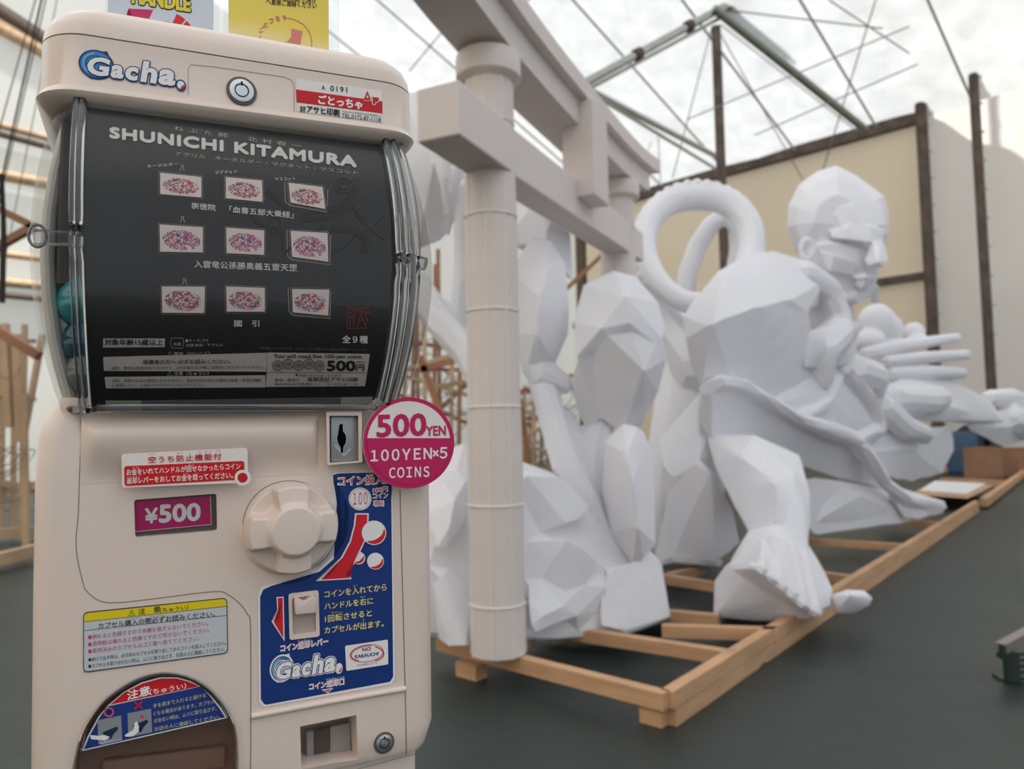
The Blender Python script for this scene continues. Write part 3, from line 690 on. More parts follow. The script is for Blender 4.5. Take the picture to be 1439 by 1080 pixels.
# ---- round price sign
def round_sign():
    cx, cy, r = 574, 622, 64; off = .016
    pts = [M(*q, off) for q in circ(cx, cy, r, r, 72)]
    s = prism('round_price_sign', pts, -off-.0006, -off+.0008, mat('sign_white', 'EFE6E2', .35), mach); s['label'] = 'pink and white round price sign'
    prism('sign_bracket', [M(x, y, .01) for x, y in ((535, 600), (595, 600), (595, 650), (535, 650))], -.0152, -.0004, mat('sign_pad', 'D9D3CC', .6), mach)
    p = Print(off + .0007)
    ring = circ(cx, cy, r, r, 72); rin = circ(cx, cy, r-5.5, r-5.5, 72)
    for i in range(72): j = (i+1) % 72; p.put([M(*ring[i], off), M(*ring[j], off), M(*rin[j], off), M(*rin[i], off)], [(0, 1, 2, 3)], 0, 'C41C5E')
    low = [q for q in circ(cx, cy, r-5, r-5, 120) if q[1] > 615]
    low.sort(key=lambda q: math.atan2(q[1]-cy, q[0]-cx) % (2*math.pi) if math.atan2(q[1]-cy, q[0]-cx) > -1 else math.atan2(q[1]-cy, q[0]-cx) + 2*math.pi)
    p.poly([(cx + 59.3*math.cos(a), cy + 59.3*math.sin(a)) for a in [math.radians(-6.5 + i*(193/48)) for i in range(49)]], 'C41C5E', 0)
    p.build('sign_colour', s)
    p = Print(off + .0007)
    p.txt('500', (530, 613.5), (598, 611), 30, 'C41C5E', .035, 2); p.txt('YEN', (599, 612), (626, 611), 13, 'C41C5E', .03, 2)
    p.txt('１００ＹＥＮ×５', (521, 648), (628, 643.5), 15.5, 'F6EAEC', .025, 2, spacing=.62); p.txt('ＣＯＩＮＳ', (547, 671.5), (603, 669.5), 14.5, 'F6EAEC', .02, 2, spacing=.75)
    p.build('sign_lettering', s, 'stuff')
round_sign()
# ================================================================== DISPLAY WINDOW
def side(z, l):                                # half widths of the barrel shaped cover
    t = max(0, 1 - ((z - 1.185) / .115) ** 2)
    return (-.1230 - .0182 * t) if l else (.1195 + .0225 * t)
zs = [1.068 + (1.300 - 1.068) * i / 26 for i in range(27)]
def cover_ring(z, inset=0):
    return rring(side(z, 1) + inset, side(z, 0) - inset, -bulge(z) - .005 + inset, .12, .020, z, 6)
cov = loft('display_cover', [cover_ring(z) for z in zs], CLEARP, mach, cap=False, ang=60)
# moulded ribs down both edges of the front and round the bottom
def rib(px, r, name='cover_rib', dy=.005, m=GLASSROD):
    K3 = []
    for (x, y) in px:
        o = .02
        for _ in range(6): q = M(x, y, o); o = bulge(q.z) + dy
        K3.append((q.z, q.x))
    def xf(z): return sum(xi * math.prod((z - zj) / (zi - zj) for j, (zj, _) in enumerate(K3) if j != i) for i, (zi, xi) in enumerate(K3))
    pts = [Vector((xf(z), -bulge(z) - dy, z)) for z in zs]; tube(name, pts, r, m, mach, 10)
rib(((115, 150), (111, 340), (123, 572)), .0026); rib(((107, 152), (102, 340), (116, 574)), .0022)
rib(((541, 196), (561, 350), (535, 562)), .0030); rib(((552, 200), (574, 350), (546, 560)), .0026); rib(((562, 200), (588, 350), (558, 556)), .0018, dy=.0)
bz = 1.0705
tube('cover_lip', [Vector((side(bz, 1) + .004, .01, bz)), Vector((side(bz, 1) + .012, -.006, bz)), Vector((side(bz, 1) + .03, -bulge(bz) - .006, bz)), Vector((0, -bulge(bz) - .006, bz)), Vector((side(bz, 0) - .03, -bulge(bz) - .006, bz)), Vector((side(bz, 0) - .012, -.006, bz)), Vector((side(bz, 0) - .004, .01, bz))], .0026, GLASSROD, mach, 10)
# latch lugs half way up
for (x0, y0, x1, y1, o) in ((48, 333, 112, 335, .012), (562, 361, 598, 371, .012)):
    a, b = M(x0, y0, o), M(x1, y1, o); tube('cover_lug', [Vector((a.x, -o, a.z)), Vector((b.x, -o, b.z))], .0055, clear('lug_plastic', (.86, .87, .88), .8), mach, 14)
a = M(52, 334, .012)
tube('lug_ring', [Vector((a.x + .0008 + .005*math.cos(t), -.018, a.z + .0075*math.sin(t))) for t in [2*math.pi*i/20 for i in range(20)]], .0011, mat('grey_clear', '7F858A', .2), mach, 6, closed=True)
# inside: dark channel, grey gasket strips and pale back wall
loft('display_interior', [rring(-.090, .100, .020, .11, .01, z) for z in (1.078, 1.29)], mat('interior_dark', '2C2622', .6), mach)
loft('side_channel', [rring(-.1265 - .002*max(0, 1-((z-1.185)/.115)**2), -.090, .012, .10, .003, z) for z in (1.160, 1.2, 1.25, 1.292)], mat('channel_brown', '3B322C', .5), mach)
zl = (1.078, 1.10, 1.12, 1.15, 1.18, 1.21, 1.24, 1.27, 1.292)
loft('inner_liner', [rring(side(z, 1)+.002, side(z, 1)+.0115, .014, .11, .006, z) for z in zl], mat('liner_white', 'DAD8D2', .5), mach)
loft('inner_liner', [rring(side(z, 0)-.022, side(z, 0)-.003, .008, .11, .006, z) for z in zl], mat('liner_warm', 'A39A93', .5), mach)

# ---- poster
PB = '12100F'
pst = Print(0, True, .00018)
pst.poly([(117, 138), (330, 163), (531, 186), (541, 240), (549, 310), (551, 370), (547, 440), (538, 510), (526, 562), (330, 577), (124, 576), (120, 500), (117, 400), (115, 300), (115, 220)], mat('poster_black', '1A1615', .25), 0)
poster = pst.build('poster', mach); poster['label'] = 'black printed display poster'
poster.modifiers.clear()
p = Print(0, True, .0003)
GH = '342E2C'
def gl(pts, w): p.line([c4(*a) for a in [tuple(q[:2]) for q in spline([Vector((*b, 0)) for b in pts], 5)]], w, GH, 1)
gl([(560, 490), (640, 430), (760, 420), (860, 350), (900, 280)], 9); gl([(560, 490), (700, 480), (800, 440), (880, 400), (960, 520)], 6); gl([(740, 540), (880, 560), (960, 620), (940, 700)], 10)
gl([(880, 600), (1000, 530), (1080, 460)], 2); gl([(880, 440), (980, 540), (1080, 620)], 2); gl([(330, 300), (420, 380), (480, 440)], 8); gl([(740, 710), (830, 660), (880, 610)], 2)
p.line([c4(*a) for a in circ(822, 275, 58, 45, 20)], 2, GH, 1, True); p.line([c4(*a) for a in circ(822, 275, 32, 24, 16)], 2, GH, 1, True); p.line([c4(*a) for a in circ(385, 525, 38, 55, 20)], 3, GH, 1, True)
gl([(450, 700), (520, 640), (600, 600), (700, 520)], 4); gl([(200, 420), (300, 520), (420, 560), (440, 690)], 5)
GR = 'B9B0AB'
for a in ((5, (145, 475.5), (231.5, 475.5), (231.5, 487.5), (145, 488)),
          (5, (145, 501.5), (376, 495.5), (374, 522), (146, 521)), (5, (147, 529.5), (373, 527), (373, 544), (149, 545.5)),
          (5, c6(208, 428), c6(853, 437), c6(822, 640), c6(195, 645))):
    p.poly(list(a[1:]), GR, 1)
p.poly([c6(200, 552), c6(832, 554), c6(832, 557), c6(200, 555)], '4A4340', 2)
p.txt('ねぶた師　北村春一', c1(1030, 880), (423, 209), 6.5, 'BDB6B2', 0, 2, spacing=1.9)
p.txt('SHUNICHI KITAMURA', (155, 193.5), (500, 234.5), 14, 'E8E3E0', .09, 2, spacing=1.1)
p.txt('アクリル　キーホルダー・マグネット・マスコット', (246, 219), (503, 246), 6, 'B8B0AC', 0, 2)
p.txt('キーホルダー', (207, 236.5), (250, 233), 5, 'D6D0CC', .015, 2); p.txt('マグネット', (302, 245.5), (333, 243.5), 5, 'D6D0CC', .015, 2); p.txt('マスコット', (386, 254.5), (415, 254), 5, 'D6D0CC', .015, 2)
p.txt('崇徳院　「血書五部大乗経」', (269, 293.5), (412, 307), 9, 'E4DFDC', .012, 2)
p.txt('入雲竜公孫勝奥義五雷天罡', (273, 376), (417, 381.5), 10, 'E4DFDC', .012, 2)
p.txt('國　引', (329, 459), (364, 459), 9, 'E4DFDC', .012, 2)
p.txt('全９種', c6(678, 368), c6(838, 370), 10.5, 'E4DFDC', .02, 2)
p.txt('対象年齢15歳以上', c5(562, 408), c5(955, 408), 8.6, '1A1615', .02, 3)
p.line([c5(*a) for a in ((1010, 360), (1090, 360), (1095, 395), (1088, 428), (1010, 425), (1005, 395))], .6, 'B0A8A4', 2, True); p.txt('台紙', c5(1025, 412), c5(1078, 412), 5, 'B0A8A4', 0, 2)
p.txt('●ケース:ゴサ', c5(1105, 388), c5(1262, 386), 4.6, 'B0A8A4', 0, 2); p.txt('材質:本体／アクリル', c5(1110, 420), c5(1360, 416), 4.6, 'B0A8A4', 0, 2)
def warn(x, y): p.line([c5(x, y+16), c5(x+16, y-10), c5(x+33, y+16)], .7, 'BDB6B2', 2, True)
warn(985, 462); warn(985, 595)
p.txt('警告（けいこく）', c5(1028, 482), c5(1270, 478), 6, 'BDB6B2', 0, 2); p.txt('注意（ちゅうい）', c5(1028, 612), c5(1262, 610), 5.6, 'BDB6B2', 0, 2)
p.txt('保護者の方へ 必ずお読みください。', c5(818, 536), c5(1410, 532), 6.4, '2B2624', .008, 3)
p.txt('・誤飲、窒息の危険がありますので、3才未満のお子様には絶対に与えないでください。', c5(590, 575), (371.5, 518), 4.8, '3A3432', 0, 3)
p.txt('・変形、変質や火災の原因となりますので、直射日光の当たる場所や高温・多湿の場所', c5(595, 658), (367, 536.5), 4.8, '3A3432', 0, 3)
p.txt('に放置したり、火気に近づけたりしないでください。', c5(612, 690), c5(1245, 686), 4.8, '3A3432', 0, 3)
p.txt('You will need five 100-yen coins.', c6(245, 470), c6(806, 473), 7, '241F1D', .018, 3)
for i in range(5):
    cx, cy = 272 + i * 65, 510 - (i % 2) * 10
    p.poly([c6(*a) for a in circ(cx, cy, 36, 34, 20)], '8C8583', 3 + i % 2); p.line([c6(*a) for a in circ(cx, cy, 33, 31, 20)], .5, '5A5351', 5, True); p.txt('100', c6(cx-16, cy+12), c6(cx+16, cy+12), 5, '5E5755', 0, 5)
p.txt('500', c6(583, 543), c6(757, 543), 13.5, '1A1615', .05, 3); p.txt('円', c6(765, 543), c6(815, 541), 8, '1A1615', .03, 3); p.txt('(税込)', c6(765, 497), c6(822, 497), 3.6, '1A1615', 0, 3)
p.txt('▼お問い合わせはこちらまで', c6(380, 582), c6(670, 584), 4.4, '3A3432', 0, 3)
p.txt('製造・販売元', c6(253, 612), c6(410, 612), 4.6, '3A3432', 0, 3); p.txt('有限会社アサヒ印刷', c6(455, 612), c6(773, 612), 6.2, '241F1D', .01, 3, .15)
p.txt('青森県弘前市青樹町 3-6　TEL 0172-87-1118', c6(250, 636), c6(775, 636), 3.8, '3A3432', 0, 3)
p.txt('※写真はイメージです。※イメージと商品は多少異なる場合がございます。', c6(153, 408), c6(848, 421), 4, '6E6764', 0, 2)
# red seal
for ln in (((712, 150), (848, 150), (846, 180)), ((712, 150), (706, 275), (835, 275)), ((725, 165), (725, 260)), ((712, 205), (758, 205)), ((742, 160), (760, 185), (738, 200)), ((750, 215), (748, 262)), ((765, 160), (845, 180)), ((800, 175), (770, 265)), ((800, 200), (830, 268)), ((782, 225), (812, 225)), ((820, 180), (835, 230))):
    p.line([c6(*a) for a in ln], 1.0, 'A03634', 2)
p.build('poster_lettering', poster, 'stuff')

# ---- the nine little pictures
def artwork(name, cols, seed):
    m = bpy.data.materials.new(name); m.use_nodes = True; nt = m.node_tree; N = nt.nodes; b = N['Principled BSDF']; b.inputs['Roughness'].default_value = .35
    tc = N.new('ShaderNodeTexCoord'); mp = N.new('ShaderNodeMapping'); mp.inputs['Location'].default_value = (seed, seed, seed); mp.inputs['Scale'].default_value = (1, 0, .7)
    nt.links.new(tc.outputs['Generated'], mp.inputs[0]); last = None
    sep = N.new('ShaderNodeSeparateXYZ'); nt.links.new(tc.outputs['Generated'], sep.inputs[0])
    def math_(op, a, bb=None, c=None):
        n = N.new('ShaderNodeMath'); n.operation = op
        for i, x in enumerate((a, bb, c)):
            if x is None: continue
            if isinstance(x, (int, float)): n.inputs[i].default_value = x
            else: nt.links.new(x, n.inputs[i])
        return n.outputs[0]
    ex = math_('POWER', math_('DIVIDE', math_('SUBTRACT', sep.outputs[0], .5), .44), 2.0); ez = math_('POWER', math_('DIVIDE', math_('SUBTRACT', sep.outputs[2], .46), .36), 2.0)
    mask = math_('SUBTRACT', 1.0, math_('ADD', ex, ez))
    cur = lin('E4D4CE')
    for i, c in enumerate(cols):
        n = N.new('ShaderNodeTexNoise'); n.noise_dimensions = '4D'; n.inputs['W'].default_value = seed*3 + i*7.3; n.inputs['Scale'].default_value = 5.5 + i; n.inputs['Detail'].default_value = 1.5; n.inputs['Distortion'].default_value = 2.6
        nt.links.new(mp.outputs[0], n.inputs[0])
        v = math_('ADD', n.outputs[0], math_('MULTIPLY', math_('MINIMUM', mask, .35), .12))
        fac = math_('GREATER_THAN', v, .605 + .012*(i % 2))
        inner = math_('MULTIPLY', fac, math_('GREATER_THAN', mask, .02))
        mx = N.new('ShaderNodeMix'); mx.data_type = 'RGBA'; nt.links.new(inner, mx.inputs[0])
        if last is None: mx.inputs[6].default_value = cur
        else: nt.links.new(last, mx.inputs[6])
        mx.inputs[7].default_value = lin(c); last = mx.outputs[2]
    nt.links.new(last, b.inputs['Base Color']); return m
ART = [artwork('artwork_red', ['C06874', 'A83054', '5A4A6C', 'B04840'], 1.3), artwork('artwork_purple', ['A05C8C', 'B03C68', '4C3C84', '984448', 'C87088'], 4.1), artwork('artwork_blue_red', ['6C9CB8', 'B82028', '3C78A0', 'A83040', 'C02838'], 8.7)]
PIC = [[(225, 243, 283, 249, 283, 278, 225, 273), (317, 249, 368, 254, 369, 284, 317, 279), (405, 257, 453, 263, 457, 294, 408, 285)],
       [(224, 315.5, 285, 319.5, 285, 355, 225, 354), (317.5, 320, 371, 324, 371, 358.5, 318, 356), (408, 324.5, 460, 327.5, 461, 368, 410, 361)],
       [(227, 402.5, 288, 403, 287, 440, 228, 439.5), (317.5, 402.5, 372, 404.5, 372, 438, 318.5, 438), (410, 406, 462.5, 407, 461, 443.5, 411, 439)]]
for r in range(3):
    for c in range(3):
        x0, y0, x1, y1, x2, y2, x3, y3 = PIC[r][c]
        q = Print(0, True, .0003); e = 2.2
        q.poly(rq((x0-e, y0-e), (x1+e, y1-e), (x2+e, y2+e), (x3-e, y3+e), 3), '8E8480', 1); q.poly(rq((x0-e+.9, y0-e+.9), (x1+e-.9, y1-e+.9), (x2+e-.9, y2+e-.9), (x3-e+.9, y3+e-.9), 3), '2A2422', 2)
        if c == 2: q.line([(x0-5, y0-2), (x0-4, y3-1), (x3, y3+4), (x2+3, y2+4), (x2+3.5, y1+3)], 1.2, '9A918D', 1)
        if c == 0:
            mx_ = (x0+x1)/2 + 2; q.line([(mx_-3, y0-3), (mx_-1, y0-8), (mx_-1.5, y0-12)], .9, 'B8B0AC', 1); q.line([(mx_+3, y0-3), (mx_+1, y0-8), (mx_+1.5, y0-12)], .9, 'B8B0AC', 1)
        fr = q.build('picture_frame', poster)
        q = Print(0, True, .0003); q.poly(rq((x0, y0), (x1, y1), (x2, y2), (x3, y3), 1.5), ART[r], 3); q.build('product_picture', poster)
# label strip under the poster
q = Print(0, True, .0003); q.poly([(148, 562.5), (199, 562.5), (199.5, 574), (150, 574.5)], '8F8C8C', 3); q.poly([(199, 562.5), (520, 557), (518, 568), (199.5, 574)], '5D5A5B', 2); q.poly([c6(670, 712), c6(870, 706), c6(866, 750), c6(668, 757)], '9A9797', 3); q.build('label_strip', mach)

# ---- capsules seen at the left end
for i, (z, r, c, nm) in enumerate(((1.148, .0215, '2F8C96', 'teal capsule, topmost in the left end of the display window'), (1.120, .020, '1E4A63', 'dark blue capsule under the teal one in the display window'), (1.098, .019, '6F7276', 'grey capsule, lowest in the left end of the display window'))):
    bm = bmesh.new(); bmesh.ops.create_uvsphere(bm, u_segments=24, v_segments=16, radius=r)
    bmesh.ops.bisect_plane(bm, geom=bm.verts[:]+bm.edges[:]+bm.faces[:], plane_co=(0, 0, 0), plane_no=(0, 0, 1), clear_outer=True)
    lo = from_bm('capsule_half', bm, mat('capsule_'+c, c, .25), None, True); root = empty('capsule', Matrix.Rotation(TH, 4, 'Z') @ Vector((-.1075 - i*-.002, .0 + r, 0)) + MO + Vector((0, 0, z)))
    lo.parent = root; bm = bmesh.new(); bmesh.ops.create_uvsphere(bm, u_segments=24, v_segments=16, radius=r*.99)
    bmesh.ops.bisect_plane(bm, geom=bm.verts[:]+bm.edges[:]+bm.faces[:], plane_co=(0, 0, 0), plane_no=(0, 0, 1), clear_inner=True)
    from_bm('capsule_lid', bm, mat('capsulelid_'+c, c, .15), root, True); tag(root, nm, 'capsule', 'capsules in the display window')

# ================================================================== CAP
def capring(z, i, fr=0): return rring(-.1415 + i, .1345 - i, -.018 + fr + i*.6, .20 - i, .030, z, 10)
cap = loft('top_cover', [capring(1.283, .010, .008), capring(1.286, .006, .003), capring(1.2905, .001, .0), capring(1.2935, -.001), capring(1.296, .0), capring(1.2985, .0018), capring(1.331, .002), capring(1.3335, .002)], PLASTIC, mach)
loft('top_lid', [capring(1.3345, .002), capring(1.343, .003), capring(1.351, .0065), capring(1.356, .012), capring(1.359, .021), capring(1.360, .035)], PLASTIC, mach)
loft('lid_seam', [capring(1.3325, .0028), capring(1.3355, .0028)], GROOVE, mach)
for ob in mach.children:
    if ob.name in ('top_cover', 'top_lid', 'lid_seam'):
        for q in ob.data.vertices: q.co.z += .036 * q.co.x
CO = .0172
def cpl(lst): return [c1(*a) for a in lst]
p = Print(CO); p.line([(264.5, 135), (264.5, 96), (268, 90.5), (300, 93.5), (400, 108), (409, 112), (413, 118), (413.5, 158)], .8, 'A8988E', 0); p.build('lock_panel_seam', mach)
lock(339.5, 128, 21, 20, CO, mach)
p = Print(CO); logo(p, c1(385, 495), ((c1(1068, 590)[0]-c1(385, 495)[0])/96, (c1(1068, 590)[1]-c1(385, 495)[1])/96), (0, -1.22), 1, '123F7C', '3F8FC8', 'D8303C')
p.build('cap_logo', mach, 'stuff')
p = Print(CO); p.poly([c2(555, 530), c2(1137, 610), c2(1140, 825), c2(563, 750)], 'F4EFE8', 0); p.poly([c2(556, 602), c2(1138, 683), c2(1139, 765), c2(560, 690)], 'D2202C', 1); owner = p.build('owner_sticker', mach)
p = Print(CO); p.txt('A', c2(728, 604), c2(752, 607), 6.4, '2A2422', .0, 3); p.txt('0191', c2(788, 613), c2(900, 625), 7.6, '2A2422', .01, 3, spacing=1.2)
p.txt('ごとっちゃ', c2(708, 700), c2(1000, 738), 12.5, 'FBF3EE', .04, 3)
p.txt('有限', c2(582, 735), c2(620, 739), 4.4, '2A2422', .02, 3); p.txt('会社', c2(582, 752), c2(620, 757), 4.2, '2A2422', .02, 3); p.txt('アサヒ印刷', c2(630, 757), c2(848, 785), 9.4, '2A2422', .03, 3)
p.txt('〒036-0245 青森県弘前市青樹町3-6', c2(865, 757), c2(1127, 791), 3, '5A5452', 0, 3); p.txt('TEL.0172-87-1118', c2(866, 790), c2(1128, 822), 5.4, '2A2422', .005, 3)
p.poly([c2(1036, 612), c2(1066, 685), c2(1010, 678)], 'D2202C', 3); p.poly([c2(1037, 640), c2(1045, 662), c2(1029, 660)], 'F4EFE8', 4)
p.line([c2(1062, 652), c2(1110, 656), c2(1118, 672), c2(1108, 690), c2(1092, 694), c2(1090, 708), c2(1070, 706), c2(1068, 662)], 1.1, 'F4EFE8', 5, True); p.poly([c2(1062, 650), c2(1110, 654), c2(1116, 672), c2(1106, 690), c2(1090, 693), c2(1089, 706), c2(1072, 704), c2(1070, 664)], 'D2202C', 4)
p.line([c2(1012, 680), c2(1068, 680)], .7, 'F4EFE8', 5); p.build('lettering', owner, 'stuff')

# ================================================================== CARDS ON TOP
def card_stand(x0, x1, label, cat_label, zb=1.3600):
    o = -.06                                        # set back from the front edge
    root = empty('sign_holder', MO + Matrix.Rotation(TH, 4, 'Z') @ Vector(((M(x0, 40, o).x + M(x1, 40, o).x) / 2, -o, 0)) + Vector((0, 0, zb)), TH)
    inv = root.location; Ri = Matrix.Rotation(-TH, 4, 'Z')
    return root, o
def to_root(ob, root):                               # machine-space mesh into the holder's own space
    T = Matrix.Rotation(-TH, 4, 'Z') @ Matrix.Translation(-root.location) @ Matrix.Translation(MO) @ Matrix.Rotation(TH, 4, 'Z')
    ob.data.transform(T); ob.parent = root; return ob
def panel(name, x0, x1, off, z0, z1, th, m):
    a, b = M(x0, 40, off).x, M(x1, 40, off).x; pts = [Vector((a, 0, z0)), Vector((b, 0, z0)), Vector((b, 0, z1)), Vector((a, 0, z1))]
    return prism(name, pts, -off, -off + th, m)
zt = 1.475
# silver card
root, o = card_stand(150, 301, '', '')
tag(root, 'clear holder with silver card showing red arrow and yellow English lettering', 'sign')
to_root(panel('acrylic_panel', 147, 308, o - .0008, 1.3602, zt, .0012, ACRYL), root); to_root(panel('acrylic_foot', 147, 308, o + .012, 1.3602, 1.3622, .03, ACRYL), root)
to_root(panel('silver_card', 151, 300, o, 1.3604, zt - .003, .0006, mat('silver_foil', 'C9CDD6', .35, .35, bump=.1, bscale=20)), root)
p = Print(o + .0002)
for dx, dy in ((-1.3, 0), (1.3, 0), (0, 1.3), (0, -1.3), (-.9, -.9), (.9, .9)): p.txt('HANDLE', (186 + dx, 4 + dy), (267 + dx, 16 + dy), 20, '2A2620', .06, 1)
p.txt('HANDLE', (186, 4), (267, 16), 20, 'E8D24A', .05, 3)
p.txt('TURN THE', (190, -22), (266, -12), 14, '2A2620', .03, 1)
p.poly([c1(722, 58), c1(888, 66), c1(845, 160), c1(812, 168), c1(700, 135), c1(745, 100)], 'D0306A', 1)
for a0, a1 in ((30, 45), (48, 62), (-65, -50)):
    pass
cx, cy = c1(955, 300)
for a0, a1 in ((-66, -48), (-45, -16), (-12, 20)):
    arc = [(cx + 47*math.cos(math.radians(a)), cy + 47*math.sin(math.radians(a))) for a in range(a0, a1+1, 3)] + [(cx + 33*math.cos(math.radians(a)), cy + 33*math.sin(math.radians(a))) for a in range(a1, a0-1, -3)]
    p.poly(arc, 'D83038', 1)
p.line([(cx + 32*math.cos(math.radians(a)), cy + 32*math.sin(math.radians(a))) for a in range(-150, -20, 8)], .8, '444444', 2)
p.poly([(cx + 30*math.cos(math.radians(a)), cy + 30*math.sin(math.radians(a))) for a in range(0, 360, 10)], 'DADDE2', 1)
for a in range(-140, -30, 22): p.line([(cx + 12*math.cos(math.radians(a)), cy + 12*math.sin(math.radians(a))), (cx + 30*math.cos(math.radians(a)), cy + 30*math.sin(math.radians(a)))], .7, '555555', 2)
to_root(p.build('card_print', None, 'stuff'), root)
# yellow card
root, o = card_stand(321, 462, '', '')
tag(root, 'clear holder with yellow card carrying Japanese text and a pale red emblem', 'sign')
to_root(panel('acrylic_panel', 314, 476, o - .0008, 1.3602, zt, .0012, ACRYL), root); to_root(panel('acrylic_foot', 314, 476, o + .012, 1.3602, 1.3622, .03, ACRYL), root)
yc = mat('yellow_card', 'E2CE6A', .5)
n = yc.node_tree.nodes; tc = n.new('ShaderNodeTexCoord'); sp = n.new('ShaderNodeSeparateXYZ'); cr = n.new('ShaderNodeValToRGB'); yl = yc.node_tree.links
yl.new(tc.outputs['Generated'], sp.inputs[0]); yl.new(sp.outputs[2], cr.inputs[0]); yl.new(cr.outputs[0], n['Principled BSDF'].inputs['Base Color'])
cr.color_ramp.elements[0].position = .08; cr.color_ramp.elements[0].color = lin('F6EFDC'); cr.color_ramp.elements[1].position = .42; cr.color_ramp.elements[1].color = lin('EBD45A')
to_root(panel('yellow_card', 321, 462, o, 1.3604, zt - .003, .0006, yc), root)
p = Print(o + .0002)
p.txt('へ直接ご連絡ください', c2(355, 28), c2(695, 60), 8.5, '3A3426', .012, 2); p.txt('が中から取り頂き', c2(400, 0), c2(690, 22), 8.5, '3A3426', .012, 2)
RD = 'D0766E'; ecx, ecy = c2(485, 290)
for a0, a1 in ((-85, 30), (150, 205)): p.line([(ecx + 37*math.cos(math.radians(a)), ecy + 35*math.sin(math.radians(a))) for a in range(a0, a1, 8)], 1.2, RD, 1)
for i, ch in enumerate('ごとっちゃ'):
    a = math.radians(-152 + i * 15); x, y = ecx + 38*math.cos(a), ecy + 36*math.sin(a); p.txt(ch, (x-3, y+3), (x+3, y+3 - (2-i)*1.2), 7, RD, .03, 2)
p.poly([c2(525, 192), c2(600, 210), c2(580, 330), c2(400, 300), c2(370, 270), c2(430, 290), c2(500, 280), c2(525, 245)], 'D8857C', 1)
to_root(p.build('card_print', None, 'stuff'), root)
# ================================================================== PAPER SCULPTURES
def R_(rpx, Y): return rpx * Y / FPX
class Form:
    def __init__(s, k=0.0): s.bm = bmesh.new(); s.k = k
    def Y(s, x, Y): return Y + max(0, x - 1000) * s.k
    def hull(s, pts):
        vs = [s.bm.verts.new(P(x, y, s.Y(x, Y))) for x, y, Y in pts]; r = bmesh.ops.convex_hull(s.bm, input=vs)
        dead = [g for g in r['geom_interior'] + r['geom_unused'] if isinstance(g, bmesh.types.BMVert)]
        if dead: bmesh.ops.delete(s.bm, geom=list(set(dead)), context='VERTS')
        return s
    def slab(s, pts, th, k=1.0):                        # outline with a thickness away from the viewer
        q = list(pts); cx = sum(p[0] for p in pts)/len(pts); cy = sum(p[1] for p in pts)/len(pts)
        return s.hull(q + [(cx + (x-cx)*k, cy + (y-cy)*k, Y + th) for x, y, Y in pts])
    def strip(s, chain, th):                            # chain of (upper, lower) pairs: hulls joined along a band
        for (a, b), (c, d) in zip(chain, chain[1:]): s.slab([a, c, d, b], th)
        return s
    def tube(s, pts, seg=8):                            # pts: px, py, Y, r in px
        for a, b in zip(pts, pts[1:]):
            vs = []
            for (x, y, Y, r) in (a, b):
                Y = s.Y(x, Y); c = P(x, y, Y); R = R_(r, Y)
                for i in range(6):
                    th = math.pi * (i + .5) / 6
                    for j in range(seg): ph = 2*math.pi*j/seg; vs.append(s.bm.verts.new(c + Vector((math.sin(th)*math.cos(ph), math.sin(th)*math.sin(ph), math.cos(th))) * R))
            r_ = bmesh.ops.convex_hull(s.bm, input=vs); dead = [g for g in r_['geom_interior'] + r_['geom_unused'] if isinstance(g, bmesh.types.BMVert)]
            if dead: bmesh.ops.delete(s.bm, geom=list(set(dead)), context='VERTS')
        return s
    def ball(s, x, y, Y, rx, ry, rd=None, tilt=0, seg=14):
        Y = s.Y(x, Y); c = P(x, y, Y); A = R_(rx, Y); B = R_(ry, Y); D = R_(rd or rx, Y); vs = []
        M_ = Matrix.Translation(c) @ Matrix.Rotation(math.radians(-tilt), 4, 'Y') @ Matrix.Diagonal((A, D, B, 1))
        bmesh.ops.create_uvsphere(s.bm, u_segments=seg, v_segments=seg-4, radius=1, matrix=M_); return s
    def done(s, name, m, parent, vox=.025, faces=900, smooth=1, sharp=22):
        me = bpy.data.meshes.new(name); s.bm.normal_update(); s.bm.to_mesh(me); s.bm.free()
        o = bpy.data.objects.new(name, me); COL.objects.link(o)
        r = o.modifiers.new('r', 'REMESH'); r.mode = 'VOXEL'; r.voxel_size = vox
        if smooth: k = o.modifiers.new('s', 'SMOOTH'); k.iterations = smooth; k.factor = .5
        bake(o); n = len(o.data.polygons) * 2
        d = o.modifiers.new('d', 'DECIMATE'); d.ratio = min(1, faces / max(n, 1)); bake(o)
        o.data.materials.clear(); o.data.materials.append(m)
        if sharp: smoothby(o, sharp)
        if parent: o.data.transform(Matrix.Translation(-parent.location)); o.parent = parent
        return o

